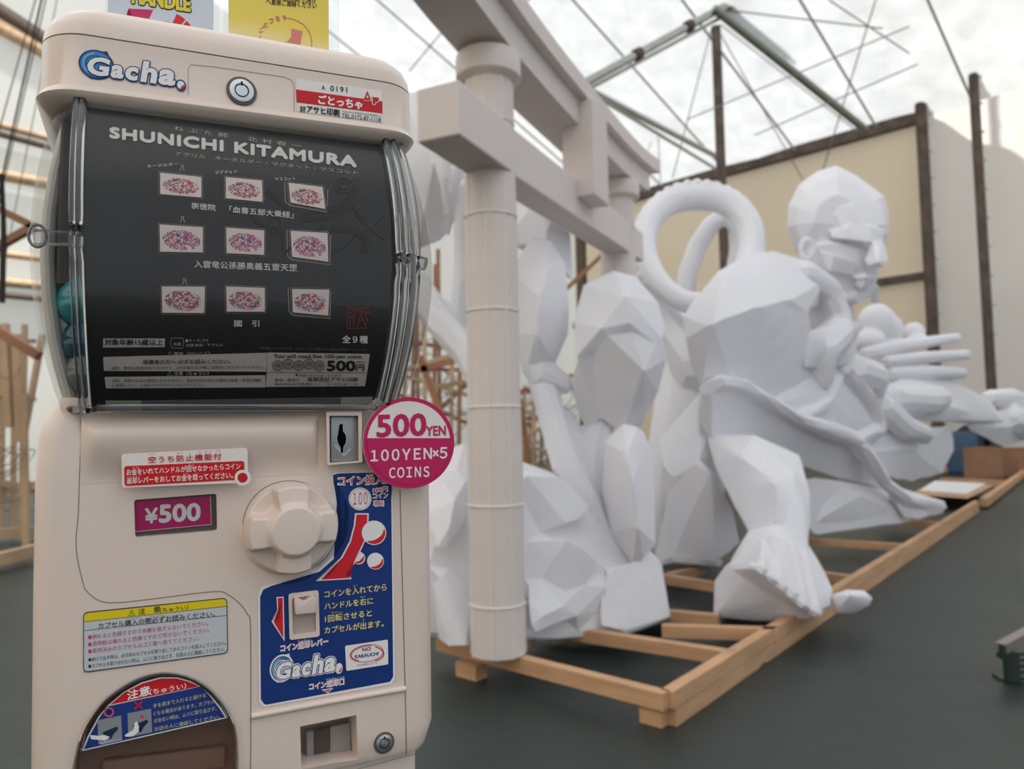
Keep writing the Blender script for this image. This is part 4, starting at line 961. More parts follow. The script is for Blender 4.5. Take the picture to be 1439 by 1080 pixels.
# ---- gateway
TI = empty('paper_gateway', Vector((-.09, 3.3, .13)))
tag(TI, 'white paper covered shrine gateway with two round pillars standing on the timber frame', 'gate')
def sub(v): return Vector(v) - TI.location
f0 = P(693, 500, 3.18); r0 = P(870, 400, 4.9)
tdir = Vector((r0.x - f0.x, r0.y - f0.y, 0)); tlen = tdir.length; tdir.normalize(); tn = Vector((tdir.y, -tdir.x, 0))
def seams_tube(name, pts, rads, m, parent):
    k = 24 if name == 'pillar_cap' else 12
    o = tube(name, [sub(p) for p in pts], .1, m, parent, k, rads=rads); smoothby(o, 31 if k == 12 else 40); return o
PIL = []
for nm, base, r, zb in (('pillar', f0, .106, .13), ('pillar', r0, .112, .13)):
    zs_ = [zb + i * (2.58 - zb) / 12 for i in range(13)]; z2 = []
    for i, z in enumerate(zs_): z2.append((z, r * (1.03 - .02*math.sin(i*1.3)) * (1.10 - .10*(z/2.5))))
    pl = seams_tube(nm, [(base.x, base.y, z) for z, _ in z2], [q for _, q in z2], PAPERW, TI); PIL.append(pl)
    for z, q in z2[1:-1:2]:
        tube('paper_seam', [sub((base.x + (q+.0012)*math.cos(a), base.y + (q+.0012)*math.sin(a), z)) for a in [2*math.pi*k/20 for k in range(20)]], .0032, mat('paper_edge', 'F2EDEA', .5), pl, 5, closed=True)
    for a in (-1.0, -1.75, -2.6): tube('paper_seam', [sub((base.x + (q+.0008)*math.cos(a), base.y + (q+.0008)*math.sin(a), z)) for z, q in z2], .0022, mat('paper_edge', 'F2EDEA', .5), pl, 5)
    seams_tube('pillar_cap', [(base.x, base.y, z) for z in (2.56, 2.575, 2.58, 2.67, 2.68)], [r*1.0, r*1.28, r*1.34, r*1.34, r*1.3], PAPERW, TI)
def tbox(name, s0, s1, n0, n1, za, zb, zc=None, zd=None, parent=TI, tiltn=0):  # along the gateway, across it, heights at both ends
    zc = za if zc is None else zc; zd = zb if zd is None else zd; v = []
    for s, zl, zh in ((s0, za, zb), (s1, zc, zd)):
        for n_, z in ((n0, zl), (n1, zl), (n1, zh), (n0, zh)): p = f0 + tdir*s + tn*n_; v.append(sub((p.x, p.y, z)))
    o = mk(name, v, [(3, 2, 1, 0), (4, 5, 6, 7), (0, 1, 5, 4), (1, 2, 6, 5), (2, 3, 7, 6), (3, 0, 4, 7)], PAPERW, parent)
    md = o.modifiers.new('b', 'BEVEL'); md.width = .008; md.segments = 2; return bake(o)
tbox('tie_beam', -.47, 0, -.075, .11, 2.15, 2.36, 2.15, 2.36); tbox('tie_beam', 0, tlen + .28, -.06, .10, 2.15, 2.36, 2.20, 2.40)
# lintel in two layers, curving up towards its ends
def curved(name, za, zb, n0, n1, s0, s1):
    k = 14; v = []; f = []
    for i in range(k + 1):
        s = s0 + (s1-s0)*i/k; m_ = (s - tlen/2) / (tlen/2 + .6); up = .10 * abs(m_)**3
        for n_, z in ((n0, za), (n1, za), (n1, zb), (n0, zb)): p = f0 + tdir*s + tn*n_; v.append(sub((p.x, p.y, z + up)))
    for i in range(k):
        for j in range(4): a = 4*i+j; b = 4*i+(j+1) % 4; f.append((a, b, b+4, a+4))
    f += [(3, 2, 1, 0), (4*k, 4*k+1, 4*k+2, 4*k+3)]
    o = mk(name, v, f, PAPERW, TI); smoothby(o, 30); return o
curved('lower_lintel', 2.67, 2.81, -.11, .12, -.74, tlen + .42); curved('upper_lintel', 2.81, 2.90, -.15, .17, -.90, tlen + .56)
tbox('centre_strut', tlen*.44, tlen*.57, .02, .20, 2.28, 2.80)
for s in (-.02, tlen): pass

# ---- large group round the front pillar
GP = empty('paper_sculpture_group', Vector((-.1, 3.4, .13)))
tag(GP, 'white faceted paper sculpture of rocks, fins and pods wrapped round the front gateway pillar', 'sculpture')
F = Form()
F.hull([(575, 700, 3.5), (600, 640, 3.6), (655, 620, 3.5), (700, 650, 3.5), (735, 660, 3.6), (780, 665, 3.8), (850, 700, 3.9), (930, 790, 3.9), (945, 872, 3.75), (880, 892, 3.6), (760, 868, 3.45), (735, 898, 3.36), (640, 903, 3.30), (575, 890, 3.3), (600, 800, 3.28), (780, 740, 3.62), (620, 640, 4.6), (800, 680, 4.8), (930, 850, 4.6)])
F.hull([(610, 655, 3.4), (640, 700, 3.22), (620, 790, 3.15), (585, 720, 3.3), (660, 660, 3.5), (655, 740, 3.3)])
F.hull([(735, 655, 3.5), (790, 668, 3.55), (835, 715, 3.6), (800, 745, 3.5), (735, 735, 3.5), (760, 690, 3.9)])
F.hull([(735, 760, 3.48), (800, 752, 3.42), (845, 790, 3.55), (790, 850, 3.42), (735, 850, 3.42), (790, 790, 3.8)])
F.hull([(600, 800, 3.2), (612, 905, 3.18), (655, 915, 3.12), (690, 905, 3.4), (665, 800, 3.4)])
F.hull([(735, 820, 3.35), (735, 905, 3.22), (762, 862, 3.3), (830, 868, 3.5), (860, 820, 3.6), (780, 800, 3.5)])
F.done('rocky_base', PAPER, GP, .028, 300, 2, 10)
F = Form(); F.hull([(895, 790, 3.75), (915, 782, 3.7), (945, 868, 3.7), (880, 890, 3.55), (840, 880, 3.5), (850, 800, 3.6), (900, 800, 4.1), (930, 860, 4.1), (860, 860, 4.0)]); F.done('skirt', PAPER, GP, .02, 120, 1, 12)
F = Form(); F.hull([(895, 598, 3.7), (875, 592, 3.72), (850, 620, 3.75), (845, 690, 3.8), (858, 750, 3.78), (890, 797, 3.7), (905, 785, 3.66), (921, 765, 3.7), (920, 700, 3.75), (918, 640, 3.75), (905, 605, 3.72), (890, 680, 3.52), (895, 740, 3.52), (880, 640, 3.55), (870, 690, 4.05), (900, 640, 4.05), (895, 750, 4.0)])
F.done('tall_pod', PAPER, GP, .018, 150, 1, 12)
# hood with a hollow underside
def shell(name, rim, apex, mid, th, m, parent):
    n = len(rim); v = []; f = []; ap = P(*apex)
    ring = [P(*p) for p in rim]; md = [P(*p) for p in mid]
    v = ring + md + [ap]; f = [(i, (i+1) % n, n+(i+1) % n, n+i) for i in range(n)] + [(n+i, n+(i+1) % n, 2*n) for i in range(n)]
    v = [p - parent.location for p in v]; o = mk(name, v, f, m, parent); s = o.modifiers.new('s', 'SOLIDIFY'); s.thickness = th; bake(o); return o
# hood: faceted dome with an overhanging lower lip
F = Form()
F.hull([(862, 380, 4.0), (893, 388, 4.0), (925, 425, 3.95), (935, 462, 3.9), (930, 480, 3.75), (885, 455, 3.6), (845, 462, 3.6), (812, 500, 3.7), (806, 452, 3.8), (820, 400, 3.95), (880, 415, 3.62), (870, 400, 4.4), (925, 460, 4.4), (820, 470, 4.4)])
F.hull([(845, 462, 3.62), (885, 455, 3.64), (930, 468, 3.78), (936, 505, 3.8), (925, 550, 3.85), (905, 590, 3.9), (875, 607, 3.9), (848, 592, 3.9), (838, 520, 3.74), (900, 600, 4.1), (860, 530, 4.2), (925, 520, 4.2), (905, 520, 3.62)])
F.hull([(812, 500, 3.72), (845, 470, 3.68), (838, 540, 3.8), (845, 610, 3.95), (815, 590, 3.95), (802, 540, 3.85), (830, 560, 4.2)])
F.done('faceted_hood', PAPER, GP, .016, 230, 1, 12)
F = Form(); F.hull([(770, 280, 4.3), (748, 288, 4.35), (722, 320, 4.3), (722, 345, 4.2), (795, 350, 4.3), (806, 395, 4.3), (800, 310, 4.35), (785, 285, 4.3), (765, 340, 4.05), (770, 300, 4.7), (790, 380, 4.7)])
F.done('pointed_crest', PAPER, GP, .02, 90, 1, 12)
F = Form(); F.hull([(745, 332, 4.0), (775, 338, 4.0), (795, 370, 3.98), (800, 425, 3.95), (798, 470, 3.92), (780, 510, 3.9), (765, 545, 3.95), (735, 530, 3.9), (722, 470, 3.9), (720, 380, 3.95), (760, 420, 3.72), (755, 470, 3.72), (770, 380, 3.8), (745, 380, 4.3), (770, 480, 4.3)])
F.tube([(760, 525, 3.9, 22), (795, 540, 3.9, 14)]); F.done('oval_pod', PAPER, GP, .018, 170, 1, 12)
F = Form(); F.tube([(745, 500, 3.95, 14), (765, 545, 3.9, 20), (780, 600, 3.85, 20), (795, 650, 3.8, 22), (822, 700, 3.8, 20), (842, 745, 3.8, 18)]); F.tube([(842, 600, 4.0, 22), (830, 650, 3.95, 24), (835, 710, 3.9, 20)]); F.tube([(795, 590, 4.0, 16), (800, 640, 3.95, 24)]); F.done('curved_stem', PAPER, GP, .02, 320, 1, 18)
F = Form(); F.hull([(560, 130, 4.2), (600, 125, 4.0), (650, 160, 4.0), (665, 240, 4.1), (655, 290, 4.1), (620, 340, 4.2), (585, 352, 4.3), (545, 300, 4.4), (545, 200, 4.3), (610, 230, 3.8), (600, 300, 4.9), (630, 180, 4.9)])
F.tube([(655, 270, 4.0, 16), (650, 380, 4.0, 15), (642, 470, 4.0, 13)]); F.tube([(585, 400, 4.0, 22), (620, 455, 3.9, 22), (660, 500, 3.8, 22), (690, 560, 3.7, 22)])
F.done('overhanging_limb', PAPER, GP, .025, 420, 1, 15)
F = Form(); F.tube([(612, 215, 3.75, 8), (624, 250, 3.72, 8), (628, 300, 3.75, 5)]); F.tube([(640, 240, 3.8, 10), (632, 300, 3.8, 7), (630, 330, 3.85, 3)]); F.done('claw', PAPER, GP, .014, 120, 1, 20)

# ---- looped tail
TL = empty('paper_tail_loops', P(980, 640, 6.4)); TL.location.z = .13
tag(TL, 'white paper serpent tail curled in two rings behind the seated giant', 'sculpture')
F = Form(); c = []
for i in range(0, 37):
    a = math.radians(i*10 - 60); rr = 74 + 3*math.sin(3*a); c.append((981 + rr*1.02*math.cos(a), 342 - rr*math.sin(a)*1.02 + 6, 6.2 + .25*math.sin(a), 16 + 4*math.cos(a/2 - .6)**2))
F.tube(c)
for i in range(0, 29):
    a = math.radians(i*9 - 35); rr = 88; F.ball(981 + rr*1.02*math.cos(a), 345 - rr*math.sin(a), 6.2 + .2*math.sin(a), 7, 7, 9, seg=8)
F.done('scalloped_ring', PAPER, TL, .018, 2600, 1, 40)
F = Form(); F.tube([(1022, 300, 6.9, 12), (1000, 315, 6.95, 13), (980, 345, 7.0, 14), (966, 385, 7.0, 14), (962, 430, 7.0, 14)]); F.tube([(1022, 300, 6.9, 12), (1040, 330, 6.9, 12), (1030, 380, 6.9, 11)]); F.done('inner_ring', PAPER, TL, .018, 500, 1, 40)
F = Form(); F.tube([(905, 400, 6.3, 22), (940, 460, 6.2, 26), (980, 520, 6.0, 34)]); F.tube([(962, 430, 6.8, 18), (970, 560, 6.2, 50), (960, 700, 6.0, 60), (960, 775, 6.0, 40)]); F.done('tail_base', PAPER, TL, .03, 300, 1, 20)

class HeadForm(Form):
    def Y(s, x, Y): return 6.95 + (Y - 5.5) * 1.27
class FootForm(Form):                                # the leg steps forward on to the rail
    def Y(s, x, Y): return Y - .50 + max(0, Y - 4.45) * 1.1
# ---- seated giant
GI = empty('seated_paper_giant', Vector((1.7, 5.2, .13)))
tag(GI, 'huge white paper figure of a seated man with bald head, robe and one bare foot', 'sculpture')
F = HeadForm()
sil = [(1106, 318), (1108, 288), (1122, 260), (1147, 241), (1176, 232), (1202, 245), (1228, 264), (1243, 275), (1249, 297), (1249, 330), (1240, 345), (1150, 385), (1118, 352)]
F.hull([(x, y, 5.62) for x, y in sil] + [(1176 + (x-1176)*.82, 306 + (y-306)*.80, 5.36) for x, y in sil] + [(1180 + (x-1180)*.48, 308 + (y-308)*.46, 5.23) for x, y in sil if y < 340] + [(1176 + (x-1176)*.75, 306 + (y-306)*.75, 5.9) for x, y in sil])
F.hull([(1196, 262, 5.34), (1240, 284, 5.36), (1247, 318, 5.30), (1200, 290, 5.2), (1215, 318, 5.17), (1180, 318, 5.19), (1170, 290, 5.24), (1220, 300, 5.6)])
F.hull([(1125, 330, 5.5), (1130, 375, 5.42), (1150, 400, 5.35), (1180, 425, 5.30), (1200, 428, 5.28), (1222, 418, 5.28), (1232, 395, 5.30), (1238, 350, 5.32), (1205, 350, 5.22), (1170, 340, 5.2), (1150, 345, 5.25), (1235, 380, 5.6), (1210, 420, 5.6), (1140, 380, 5.75)])
F.hull([(1165, 325, 5.24), (1190, 318, 5.16), (1225, 318, 5.17), (1245, 325, 5.24), (1241, 338, 5.22), (1222, 340, 5.13), (1190, 336, 5.15), (1168, 334, 5.21), (1205, 305, 5.22), (1200, 330, 5.5)])                            # brow
F.hull([(1226, 338, 5.16), (1240, 334, 5.24), (1250, 366, 5.14), (1242, 376, 5.06), (1220, 374, 5.10), (1214, 366, 5.18), (1234, 368, 4.98), (1236, 350, 5.08), (1225, 360, 5.4)])   # nose
F.hull([(1150, 352, 5.24), (1172, 358, 5.14), (1200, 366, 5.13), (1212, 374, 5.16), (1198, 386, 5.18), (1165, 382, 5.2), (1180, 370, 5.4)])                                # cheek
F.hull([(1196, 388, 5.2), (1216, 383, 5.12), (1234, 389, 5.18), (1230, 393, 5.18), (1216, 392, 5.11), (1200, 393, 5.2), (1215, 388, 5.3)]); F.hull([(1200, 397, 5.2), (1216, 396, 5.13), (1230, 396, 5.18), (1224, 403, 5.18), (1212, 405, 5.15), (1202, 402, 5.2), (1215, 400, 5.3)])   # lips
F.hull([(1190, 412, 5.26), (1205, 408, 5.20), (1219, 411, 5.21), (1219, 420, 5.22), (1206, 427, 5.23), (1192, 424, 5.26), (1208, 418, 5.4)]); F.tube([(1152, 392, 5.28, 8), (1172, 410, 5.24, 8), (1190, 420, 5.23, 7)])
F.tube([(1160, 400, 5.5, 36), (1165, 460, 5.5, 36)]); F.hull([(1222, 400, 5.45), (1236, 398, 5.45), (1236, 426, 5.5), (1224, 428, 5.5), (1228, 415, 5.6)])
F.done('head', PAPER, GI, .013, 1500, 3, 14)
F = HeadForm()
for i in range(12): a = 2*math.pi*i/12; b = 2*math.pi*(i+1)/12; F.tube([(1134 + 9*math.cos(a), 350 + 14*math.sin(a), 5.23, 4), (1134 + 9*math.cos(b), 350 + 14*math.sin(b), 5.23, 4)], 5)
F.ball(1136, 354, 5.24, 4, 5, 4, 0, 8); F.done('ear', PAPER, GI, .008, 400, 1, 40)
# shoulder and back
F = Form(.0082)
F.hull([(960, 445, 5.0), (972, 425, 5.1), (1010, 380, 5.2), (1045, 360, 5.3), (1085, 352, 5.4), (1130, 365, 5.4), (1165, 392, 5.2), (1136, 435, 4.75), (1110, 423, 4.55), (1060, 430, 4.55), (1000, 455, 4.7), (965, 480, 4.9), (1020, 400, 4.9), (1080, 385, 4.9), (1000, 420, 5.8), (1100, 380, 6.1), (1170, 420, 6.0)])
F.hull([(963, 470, 4.9), (1000, 453, 4.68), (1060, 428, 4.5), (1134, 430, 4.72), (1145, 500, 4.85), (1130, 560, 5.0), (1080, 570, 5.0), (1040, 565, 4.95), (985, 545, 5.0), (970, 510, 5.0), (1000, 540, 5.8), (1120, 560, 5.9), (980, 470, 5.8)])
F.done('shoulder', PAPER, GI, .025, 260, 1, 12)
F = Form(.0082)                                                                                             # collar and neck cloth
F.tube([(1130, 385, 5.2, 20), (1165, 410, 5.05, 19), (1180, 445, 4.95, 17), (1175, 475, 4.95, 22)]); F.tube([(1175, 470, 4.95, 26), (1150, 495, 4.9, 26), (1150, 530, 4.95, 22)])
F.tube([(1170, 470, 4.95, 22), (1195, 462, 5.0, 14)]); F.hull([(1125, 465, 4.8), (1175, 455, 4.8), (1205, 465, 4.9), (1205, 500, 4.9), (1185, 515, 4.85), (1130, 518, 4.8), (1160, 490, 4.65), (1160, 500, 5.4)])
F.done('collar_cloth', PAPER, GI, .018, 420, 1, 25)
F = Form(.0082)                                                                                             # chest and folded cloth
F.hull([(1110, 520, 5.0), (1170, 500, 5.0), (1215, 530, 5.1), (1245, 570, 5.2), (1255, 600, 5.2), (1210, 640, 5.1), (1130, 600, 4.9), (1080, 570, 4.9), (1160, 550, 4.8), (1200, 590, 4.85), (1150, 560, 5.8), (1230, 600, 5.8)])
F.tube([(1195, 520, 5.0, 24), (1225, 530, 5.05, 24), (1232, 548, 5.0, 14)]); F.tube([(1190, 520, 4.85, 8), (1225, 560, 4.9, 7), (1240, 600, 5.0, 8), (1190, 625, 4.9, 8)]); F.tube([(1115, 590, 4.8, 8), (1160, 570, 4.8, 7), (1180, 530, 4.85, 6)])
F.done('chest', PAPER, GI, .02, 380, 1, 15)
F = FootForm()                                                                                             # right leg and foot nearest the viewer
F.hull([(990, 610, 5.0), (1060, 610, 4.75), (1125, 640, 4.8), (1138, 690, 4.6), (1140, 740, 4.5), (1050, 745, 4.5), (1030, 700, 4.65), (1005, 660, 4.8), (1090, 680, 4.42), (1095, 740, 4.35), (1040, 640, 4.62), (1100, 720, 4.9), (1050, 640, 5.2)])
F.tube([(1088, 690, 4.62, 42), (1094, 740, 4.5, 42), (1098, 785, 4.42, 40)]); F.done('leg', PAPER, GI, .022, 300, 2, 20)
F = FootForm()
F.hull([(1052, 745, 4.42), (1095, 735, 4.35), (1130, 755, 4.42), (1152, 790, 4.35), (1170, 825, 4.28), (1168, 852, 4.2), (1140, 862, 4.12), (1100, 832, 4.08), (1060, 797, 4.12), (1022, 800, 4.3), (1100, 790, 4.15), (1060, 770, 4.25), (1140, 866, 4.6), (1030, 780, 4.8), (1110, 790, 4.9)])
F.hull([(1022, 790, 4.3), (1004, 815, 4.35), (1002, 866, 4.32), (1060, 872, 4.28), (1110, 873, 4.26), (1140, 868, 4.2), (1110, 836, 4.18), (1060, 800, 4.2), (1045, 780, 4.3), (1140, 866, 4.6), (1030, 860, 4.8), (1110, 860, 4.9)])
for x, y, r in ((1058, 796, 8), (1070, 802, 8), (1084, 812, 8), (1098, 824, 9), (1112, 836, 9), (1128, 848, 10), (1146, 857, 11)): F.ball(x, y, 4.09, r, r*.9, r*1.1, seg=8)
for a_, b_ in (((1085, 755), (1098, 822)), ((1070, 762), (1072, 800)), ((1100, 760), (1114, 834)), ((1114, 765), (1130, 844)), ((1128, 775), (1148, 852))): F.tube([(a_[0], a_[1], 4.26, 6), (b_[0], b_[1], 4.085, 7)])
F.done('foot', PAPER, GI, .014, 1000, 1, 25)
F = FootForm(); F.hull([(1168, 835, 4.25), (1190, 828, 4.22), (1215, 829, 4.2), (1227, 840, 4.2), (1222, 850, 4.2), (1200, 862, 4.2), (1175, 862, 4.22), (1170, 845, 4.4), (1220, 840, 4.36), (1195, 836, 4.10)]); F.done('big_toe', PAPER, GI, .01, 160, 2, 40)
F = Form(.0082)                                                                                             # sweeping edge of the robe
E_ = [((985, 545, 4.9), (980, 590, 5.0)), ((1000, 530, 4.75), (1000, 618, 4.95)), ((1030, 532, 4.6), (1040, 628, 4.85)), ((1065, 545, 4.55), (1085, 645, 4.8)), ((1110, 578, 4.5), (1130, 655, 4.8)), ((1160, 603, 4.5), (1180, 672, 4.85)), ((1200, 615, 4.55), (1220, 680, 4.9)), ((1230, 650, 4.6), (1245, 690, 4.9))]
F.strip(E_, .25); F.tube([(990, 548, 4.85, 9), (1012, 536, 4.7, 10), (1045, 540, 4.55, 9), (1080, 562, 4.5, 8), (1130, 592, 4.48, 10), (1165, 604, 4.46, 13), (1200, 616, 4.48, 12), (1222, 645, 4.5, 12), (1245, 680, 4.5, 9), (1275, 702, 4.5, 9), (1322, 710, 4.55, 8)])
F.hull([(1240, 675, 4.52), (1275, 694, 4.5), (1325, 703, 4.5), (1325, 722, 4.5), (1285, 730, 4.5), (1270, 727, 4.52), (1250, 700, 4.7), (1310, 715, 4.75)])
F.done('robe_edge', PAPER, GI, .018, 700, 1, 25)
F = Form(.0082); F.hull([(1130, 670, 4.85), (1200, 678, 4.85), (1255, 690, 4.75), (1300, 728, 4.6), (1230, 742, 4.7), (1142, 752, 4.8), (1128, 720, 4.9), (1200, 710, 4.72), (1160, 700, 5.3), (1250, 720, 5.2)])
F.hull([(1180, 680, 4.75), (1210, 695, 4.62), (1260, 715, 4.6), (1200, 735, 4.7), (1150, 730, 4.75), (1200, 715, 4.9)]); F.done('robe_hem', PAPER, GI, .02, 110, 0, 10)
F = Form(.0082); F.hull([(925, 620, 5.4), (985, 548, 5.3), (1000, 600, 5.1), (1010, 640, 5.0), (980, 655, 4.9), (942, 672, 5.1), (925, 660, 5.3), (960, 600, 5.7)])
F.hull([(985, 650, 4.9), (940, 690, 5.1), (925, 770, 5.2), (917, 795, 5.2), (945, 783, 5.0), (1005, 790, 4.9), (1040, 765, 4.75), (1030, 720, 4.8), (1000, 660, 4.85), (960, 740, 5.6), (1020, 720, 5.5)]); F.done('back_drape', PAPER, GI, .025, 110, 0, 10)
F = Form(.0082); F.slab([(918, 792, 5.15), (945, 780, 4.95), (1015, 786, 4.85), (1015, 796, 4.85), (945, 789, 4.95), (920, 799, 5.15)], .1); F.done('drape_border', PAPER, GI, .02, 60, 0, 20)
F = Form(.0082)                                                                                             # far lap and cloth on the right
F.hull([(1220, 600, 5.3), (1260, 610, 5.2), (1310, 600, 5.5), (1338, 598, 5.7), (1342, 630, 5.8), (1325, 665, 5.7), (1280, 678, 5.5), (1225, 668, 5.2), (1190, 640, 5.1), (1280, 630, 5.2), (1280, 640, 6.2)])
F.done('lap_cloth', PAPER, GI, .025, 130, 1, 15)
F = Form(.0082)                                                                                             # outstretched arm
F.hull([(1233, 558, 5.1), (1255, 533, 5.2), (1290, 527, 5.4), (1328, 530, 5.6), (1360, 545, 5.8), (1390, 562, 5.9), (1418, 592, 5.9), (1370, 596, 5.7), (1310, 592, 5.4), (1270, 590, 5.2), (1250, 580, 5.1), (1330, 570, 5.3), (1340, 560, 6.2), (1270, 560, 5.6)])
F.tube([(1258, 560, 5.1, 20), (1300, 563, 5.2, 22), (1318, 560, 5.3, 18)]); F.tube([(1245, 575, 5.1, 18), (1270, 600, 5.05, 17), (1298, 610, 5.1, 14)])
F.done('outstretched_arm', PAPER, GI, .02, 420, 1, 22)
F = Form(.0082); F.tube([(1390, 560, 6.1, 12), (1420, 558, 6.2, 13), (1445, 575, 6.3, 20)]); F.hull([(1355, 600, 5.9), (1415, 575, 5.9), (1445, 560, 6.1), (1450, 615, 6.1), (1410, 628, 6.0), (1380, 612, 6.0), (1420, 600, 5.8), (1420, 600, 6.6)])
F.tube([(1420, 590, 5.95, 18), (1450, 600, 6.0, 22)]); F.done('hand', PAPER, GI, .018, 300, 1, 25)
F = Form(.0082); F.tube([(1215, 497, 5.5, 9), (1260, 487, 5.6, 10), (1345, 474, 5.9, 6)]); F.done('fan_rod', PAPER, GI, .012, 200, 1, 30)
F = Form(.0082); F.tube([(1245, 508, 5.4, 9), (1300, 502, 5.5, 9), (1358, 498, 5.7, 7)]); F.done('fan_rod', PAPER, GI, .012, 200, 1, 30)
F = Form(.0082); F.tube([(1250, 525, 5.4, 11), (1300, 524, 5.5, 12), (1350, 524, 5.7, 9)]); F.done('fan_rod', PAPER, GI, .012, 200, 1, 30)
CL_ = empty('paper_cloud_puffs', P(1240, 560, 8.8)); CL_.location.z = .13; tag(CL_, 'white puffy paper cloud shape below the chin of the giant figure', 'sculpture')
F = Form(); F.ball(1232, 452, 8.6, 26, 26, 24); F.ball(1222, 480, 8.5, 22, 18, 20); F.ball(1252, 462, 8.6, 16, 20, 18); F.ball(1284, 466, 8.7, 15, 14, 14); F.ball(1290, 480, 8.6, 18, 11, 14); F.ball(1255, 488, 8.6, 30, 14, 18); F.tube([(1250, 490, 8.6, 16), (1250, 560, 8.4, 20), (1250, 640, 8.4, 25)])
F.done('cloud_puff', PAPER, CL_, .022, 700, 1, 30)

# ================================================================== THINGS FARTHER BACK
def box_obj(px, py, Y, wd, ht, dp, label, tape=True):
    b = P(px, py, Y); g = empty('cardboard_box', Vector((b.x, b.y, .0)), math.radians(20)); CB = mat('cardboard', '9C7358', .8, var=.12)
    v = rring(-wd/2, wd/2, -dp/2, dp/2, .004, 0, 1)
    loft('carton', [rring(-wd/2, wd/2, -dp/2, dp/2, .006, z, 2) for z in (0, ht)], CB, g)
    for s in (-1, 1): beam('flap', (0, s*dp*.28, ht+.012), (0, s*dp*.42, ht + .09), wd*.98, .012, CB, g, up=(1, 0, 0)) if False else beam('flap', (-wd*.49, s*dp*.3, ht+.015), (wd*.49, s*dp*.3, ht+.015), dp*.38, .014, CB, g)
    beam('packing_tape', (-wd*.5, 0, ht+.024), (wd*.5, 0, ht+.024), .06, .004, mat('tape', 'B89468', .3), g)
    tag(g, label, 'box'); return g
gb = lambda px, py: G(px, py, 0)
b1 = gb(1381, 660); b2 = gb(1432, 661)
for px, Y, wd, ht, lb in ((1381, 14.0, .50, .55, 'brown cardboard box on the ground below the outstretched paper hand'), (1434, 14.5, .62, .52, 'reddish brown cardboard box at the right edge of the picture')):
    box_obj(px, 640, Y, wd, ht, .4, lb)
t = P(1352, 640, 15.5); g = loft('blue_drum', [[(t.x + r*math.cos(a), t.y + r*math.sin(a), z) for a in [2*math.pi*i/20 for i in range(20)]] for z, r in ((0, .26), (.03, .29), (.4, .30), (.8, .29), (.86, .27))], mat('blue_plastic', '35536E', .5)); tag(recenter(g), 'dark blue drum behind the lap of the giant paper figure', 'drum')
t = P(1370, 600, 16.1); g = loft('black_sack', [[(t.x + r*1.3*math.cos(a), t.y + r*math.sin(a), z) for a in [2*math.pi*i/16 for i in range(16)]] for z, r in ((0, .38), (.4, .42), (.8, .36), (.98, .18), (1.02, .05))], mat('black_plastic', '1B1C20', .4)); tag(recenter(g), 'black sack standing behind the cardboard box', 'sack')
# placard on a small wooden frame
pc = G(1335, 688, .14); g = empty('placard_board', Vector((pc.x, pc.y, .127)))
def flat(name, pts, z0, th, m, par):
    v = []
    for z in (z0, z0+th):
        for p in pts: q = G(p[0], p[1], z); v.append(q - par.location)
    return mk(name, v, [(0, 3, 2, 1), (4, 5, 6, 7), (0, 1, 5, 4), (1, 2, 6, 5), (2, 3, 7, 6), (3, 0, 4, 7)], m, par)
flat('board', [(1280, 694), (1360, 700), (1395, 682), (1308, 678)], .13, .03, WOOD, g); flat('white_sheet', [(1292, 689), (1358, 694), (1386, 679), (1314, 675)], .162, .006, mat('white_card', 'E8E9EC', .5), g)
tag(g, 'white printed sheet on a wooden board lying across the farther timber frame', 'placard')
# green rack at the right edge
g0 = G(1430, 962, 0); g = empty('green_metal_stand', g0, math.radians(-8)); GR_ = mat('green_enamel', '20402E', .4, .2); DK = mat('dark_stock', '2A2E2C', .6)
zt_ = P(1415, 905, g0.y).z
a = P(1413, 905, g0.y) ; 
for i in range(5): beam('side_rail', (-.075, -.02, .03 + i*.032), (.30, .10, .03 + i*.032), .012, .018, GR_, g)
loft('stand_base', [rring(-.07, .30, 0, .2, .01, z) for z in (0, .015)], GR_, g)
loft('end_plate', [rring(-.10, -.085, -.05, .05, .004, z, 3) for z in (.135, .215)], GR_, g); beam('top_channel', (-.09, 0, .19), (.32, .42, .20), .07, .05, mat('grey_channel', '8C8680', .4, .4), g)
loft('upright', [rring(-.06, .02, -.01, .06, .006, z, 3) for z in (.015, .17)], DK, g)
g.scale = (.6, .6, .75); tag(g, 'dark green metal stand on the ground at the right edge of the picture', 'stand')

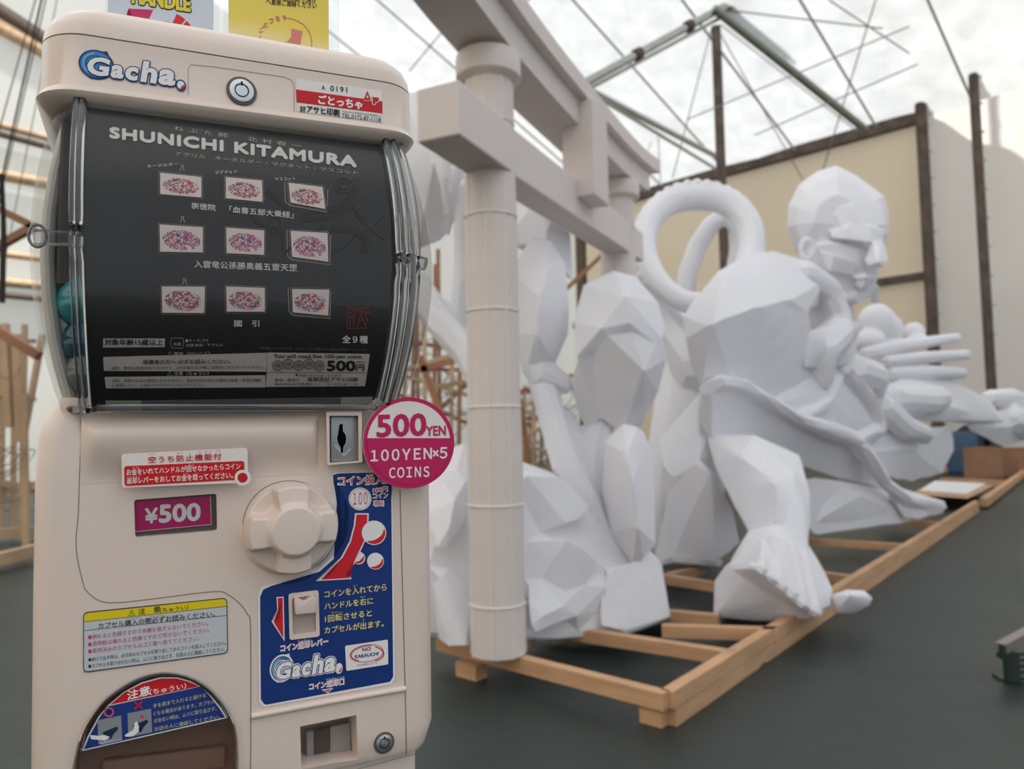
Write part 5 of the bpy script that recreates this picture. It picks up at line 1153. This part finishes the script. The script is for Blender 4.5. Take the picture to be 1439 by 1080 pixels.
# ---- bare timber skeletons of other figures
TW = mat('brown_batten', '9A6E50', .7, var=.25, vscale=2); TW2 = mat('pale_batten', 'BFA283', .7, var=.2, vscale=2)
def skeleton(name, x0, x1, y0, y1, Y, label, nv, nd, seed, rods):
    rnd = random.Random(seed); base = P((x0+x1)/2, 600, Y); g = empty(name, Vector((base.x, base.y, 0)))
    def rod(p, q, r, m): a, b = P(*p) - g.location, P(*q) - g.location; beam('batten', a, b, r*2, r*2, m, g)
    for p, q, r, m in rods: rod(p, q, r, m)
    for i in range(nv):
        x = x0 + (x1-x0)*(i+.5)/nv + rnd.uniform(-4, 4); yy = Y + rnd.uniform(-.8, .8); gz = (1.05*1050/yy) + 612
        rod((x, gz, yy), (x + rnd.uniform(-5, 5), y0 + rnd.uniform(0, (y1-y0)*.45), yy), .022, rnd.choice((TW, TW2, TW2)))
    for i in range(nd):
        yy = Y + rnd.uniform(-.8, .8); y = rnd.uniform(y0 + (y1-y0)*.15, y1)
        rod((x0 - 5, y + rnd.uniform(-25, 25), yy), (x1 + 5, y + rnd.uniform(-25, 25), yy + .4), .02, rnd.choice((TW, TW2)))
    wl = []
    for i in range(26):
        yy = Y + rnd.uniform(-.7, .7); cx, cy = rnd.uniform(x0, x1), rnd.uniform(y0 + (y1-y0)*.25, y1)
        wl.append([P(cx + 22*math.cos(t*.5+i)*(1+.1*t), cy + 18*math.sin(t*.6+i*2), yy) - g.location for t in range(9)])
    v = []; f = []
    for line in wl:
        for a, b in zip(line, line[1:]):
            k = len(v); d = Vector((0, 0, .006)); e = Vector((.006, 0, 0)); v += [a-d, a+d, b+d, b-d, a-e, a+e, b+e, b-e]; f += [(k, k+1, k+2, k+3), (k+4, k+5, k+6, k+7)]
    o = mk('bent_wires', v, f, mat('wire_grey', '8C8480', .4, .6), g); o['kind'] = 'stuff'
    tag(g, label, 'framework'); return g
skeleton('timber_skeleton', -60, 46, 440, 700, 7.5, 'bare batten and wire skeleton at the left edge behind the machine', 9, 7, 3,
    [((-10, 290, 6), (48, 318, 6), .03, TW), ((-10, 350, 6), (48, 318, 6), .03, TW), ((-10, 460, 6), (55, 500, 6), .035, TW), ((6, 455, 7), (14, 600, 7), .035, TW2), ((24, 470, 7), (30, 620, 7), .035, TW2), ((60, 470, 7), (34, 610, 7), .022, TW2)])
skeleton('timber_skeleton', 560, 662, 350, 650, 8.5, 'bare batten skeleton seen between the machine and the front pillar', 9, 6, 5,
    [((590, 520, 7), (665, 498, 7), .03, TW), ((590, 500, 7), (640, 640, 7), .03, TW), ((600, 545, 7.2), (665, 535, 7.2), .022, TW2)])
skeleton('timber_skeleton', 725, 800, 520, 660, 9.5, 'bare batten skeleton seen low between the two pillars', 9, 7, 9, [((730, 560, 8), (745, 660, 8), .03, TW)])
t = empty('loose_batten', P(805, 400, 9)); a = t.location.copy(); d_ = P(860, 345, 9) - P(800, 402, 9); beam('batten', P(860, 345, 9) - a - d_*(P(860, 345, 9).z/d_.z), P(860, 345, 9) - a, .05, .05, TW, t); tag(t, 'single reddish batten leaning up to the right behind the paper hood', 'batten')
t = empty('loose_batten', P(940, 600, 7.5)); t.location.z = 0; a = t.location.copy(); d_ = P(930, 520, 7.5) - P(948, 640, 7.5); beam('batten', P(930, 520, 7.5) - a - d_*(P(930, 520, 7.5).z/d_.z), P(930, 520, 7.5) - a, .05, .05, TW, t); tag(t, 'thin brown batten standing left of the robe of the giant', 'batten')
for i, (p, q, lb) in enumerate((((-40, 752), (60, 746), 'pale floor batten low at the left edge, upper of two'), ((-40, 795), (60, 770), 'pale floor batten low at the left edge, lower of two'))):
    a, b = G(*p, .1), G(*q, .1); t = beam('floor_batten', a, b, .07, .10, TW2); tag(recenter(t), lb, 'batten')
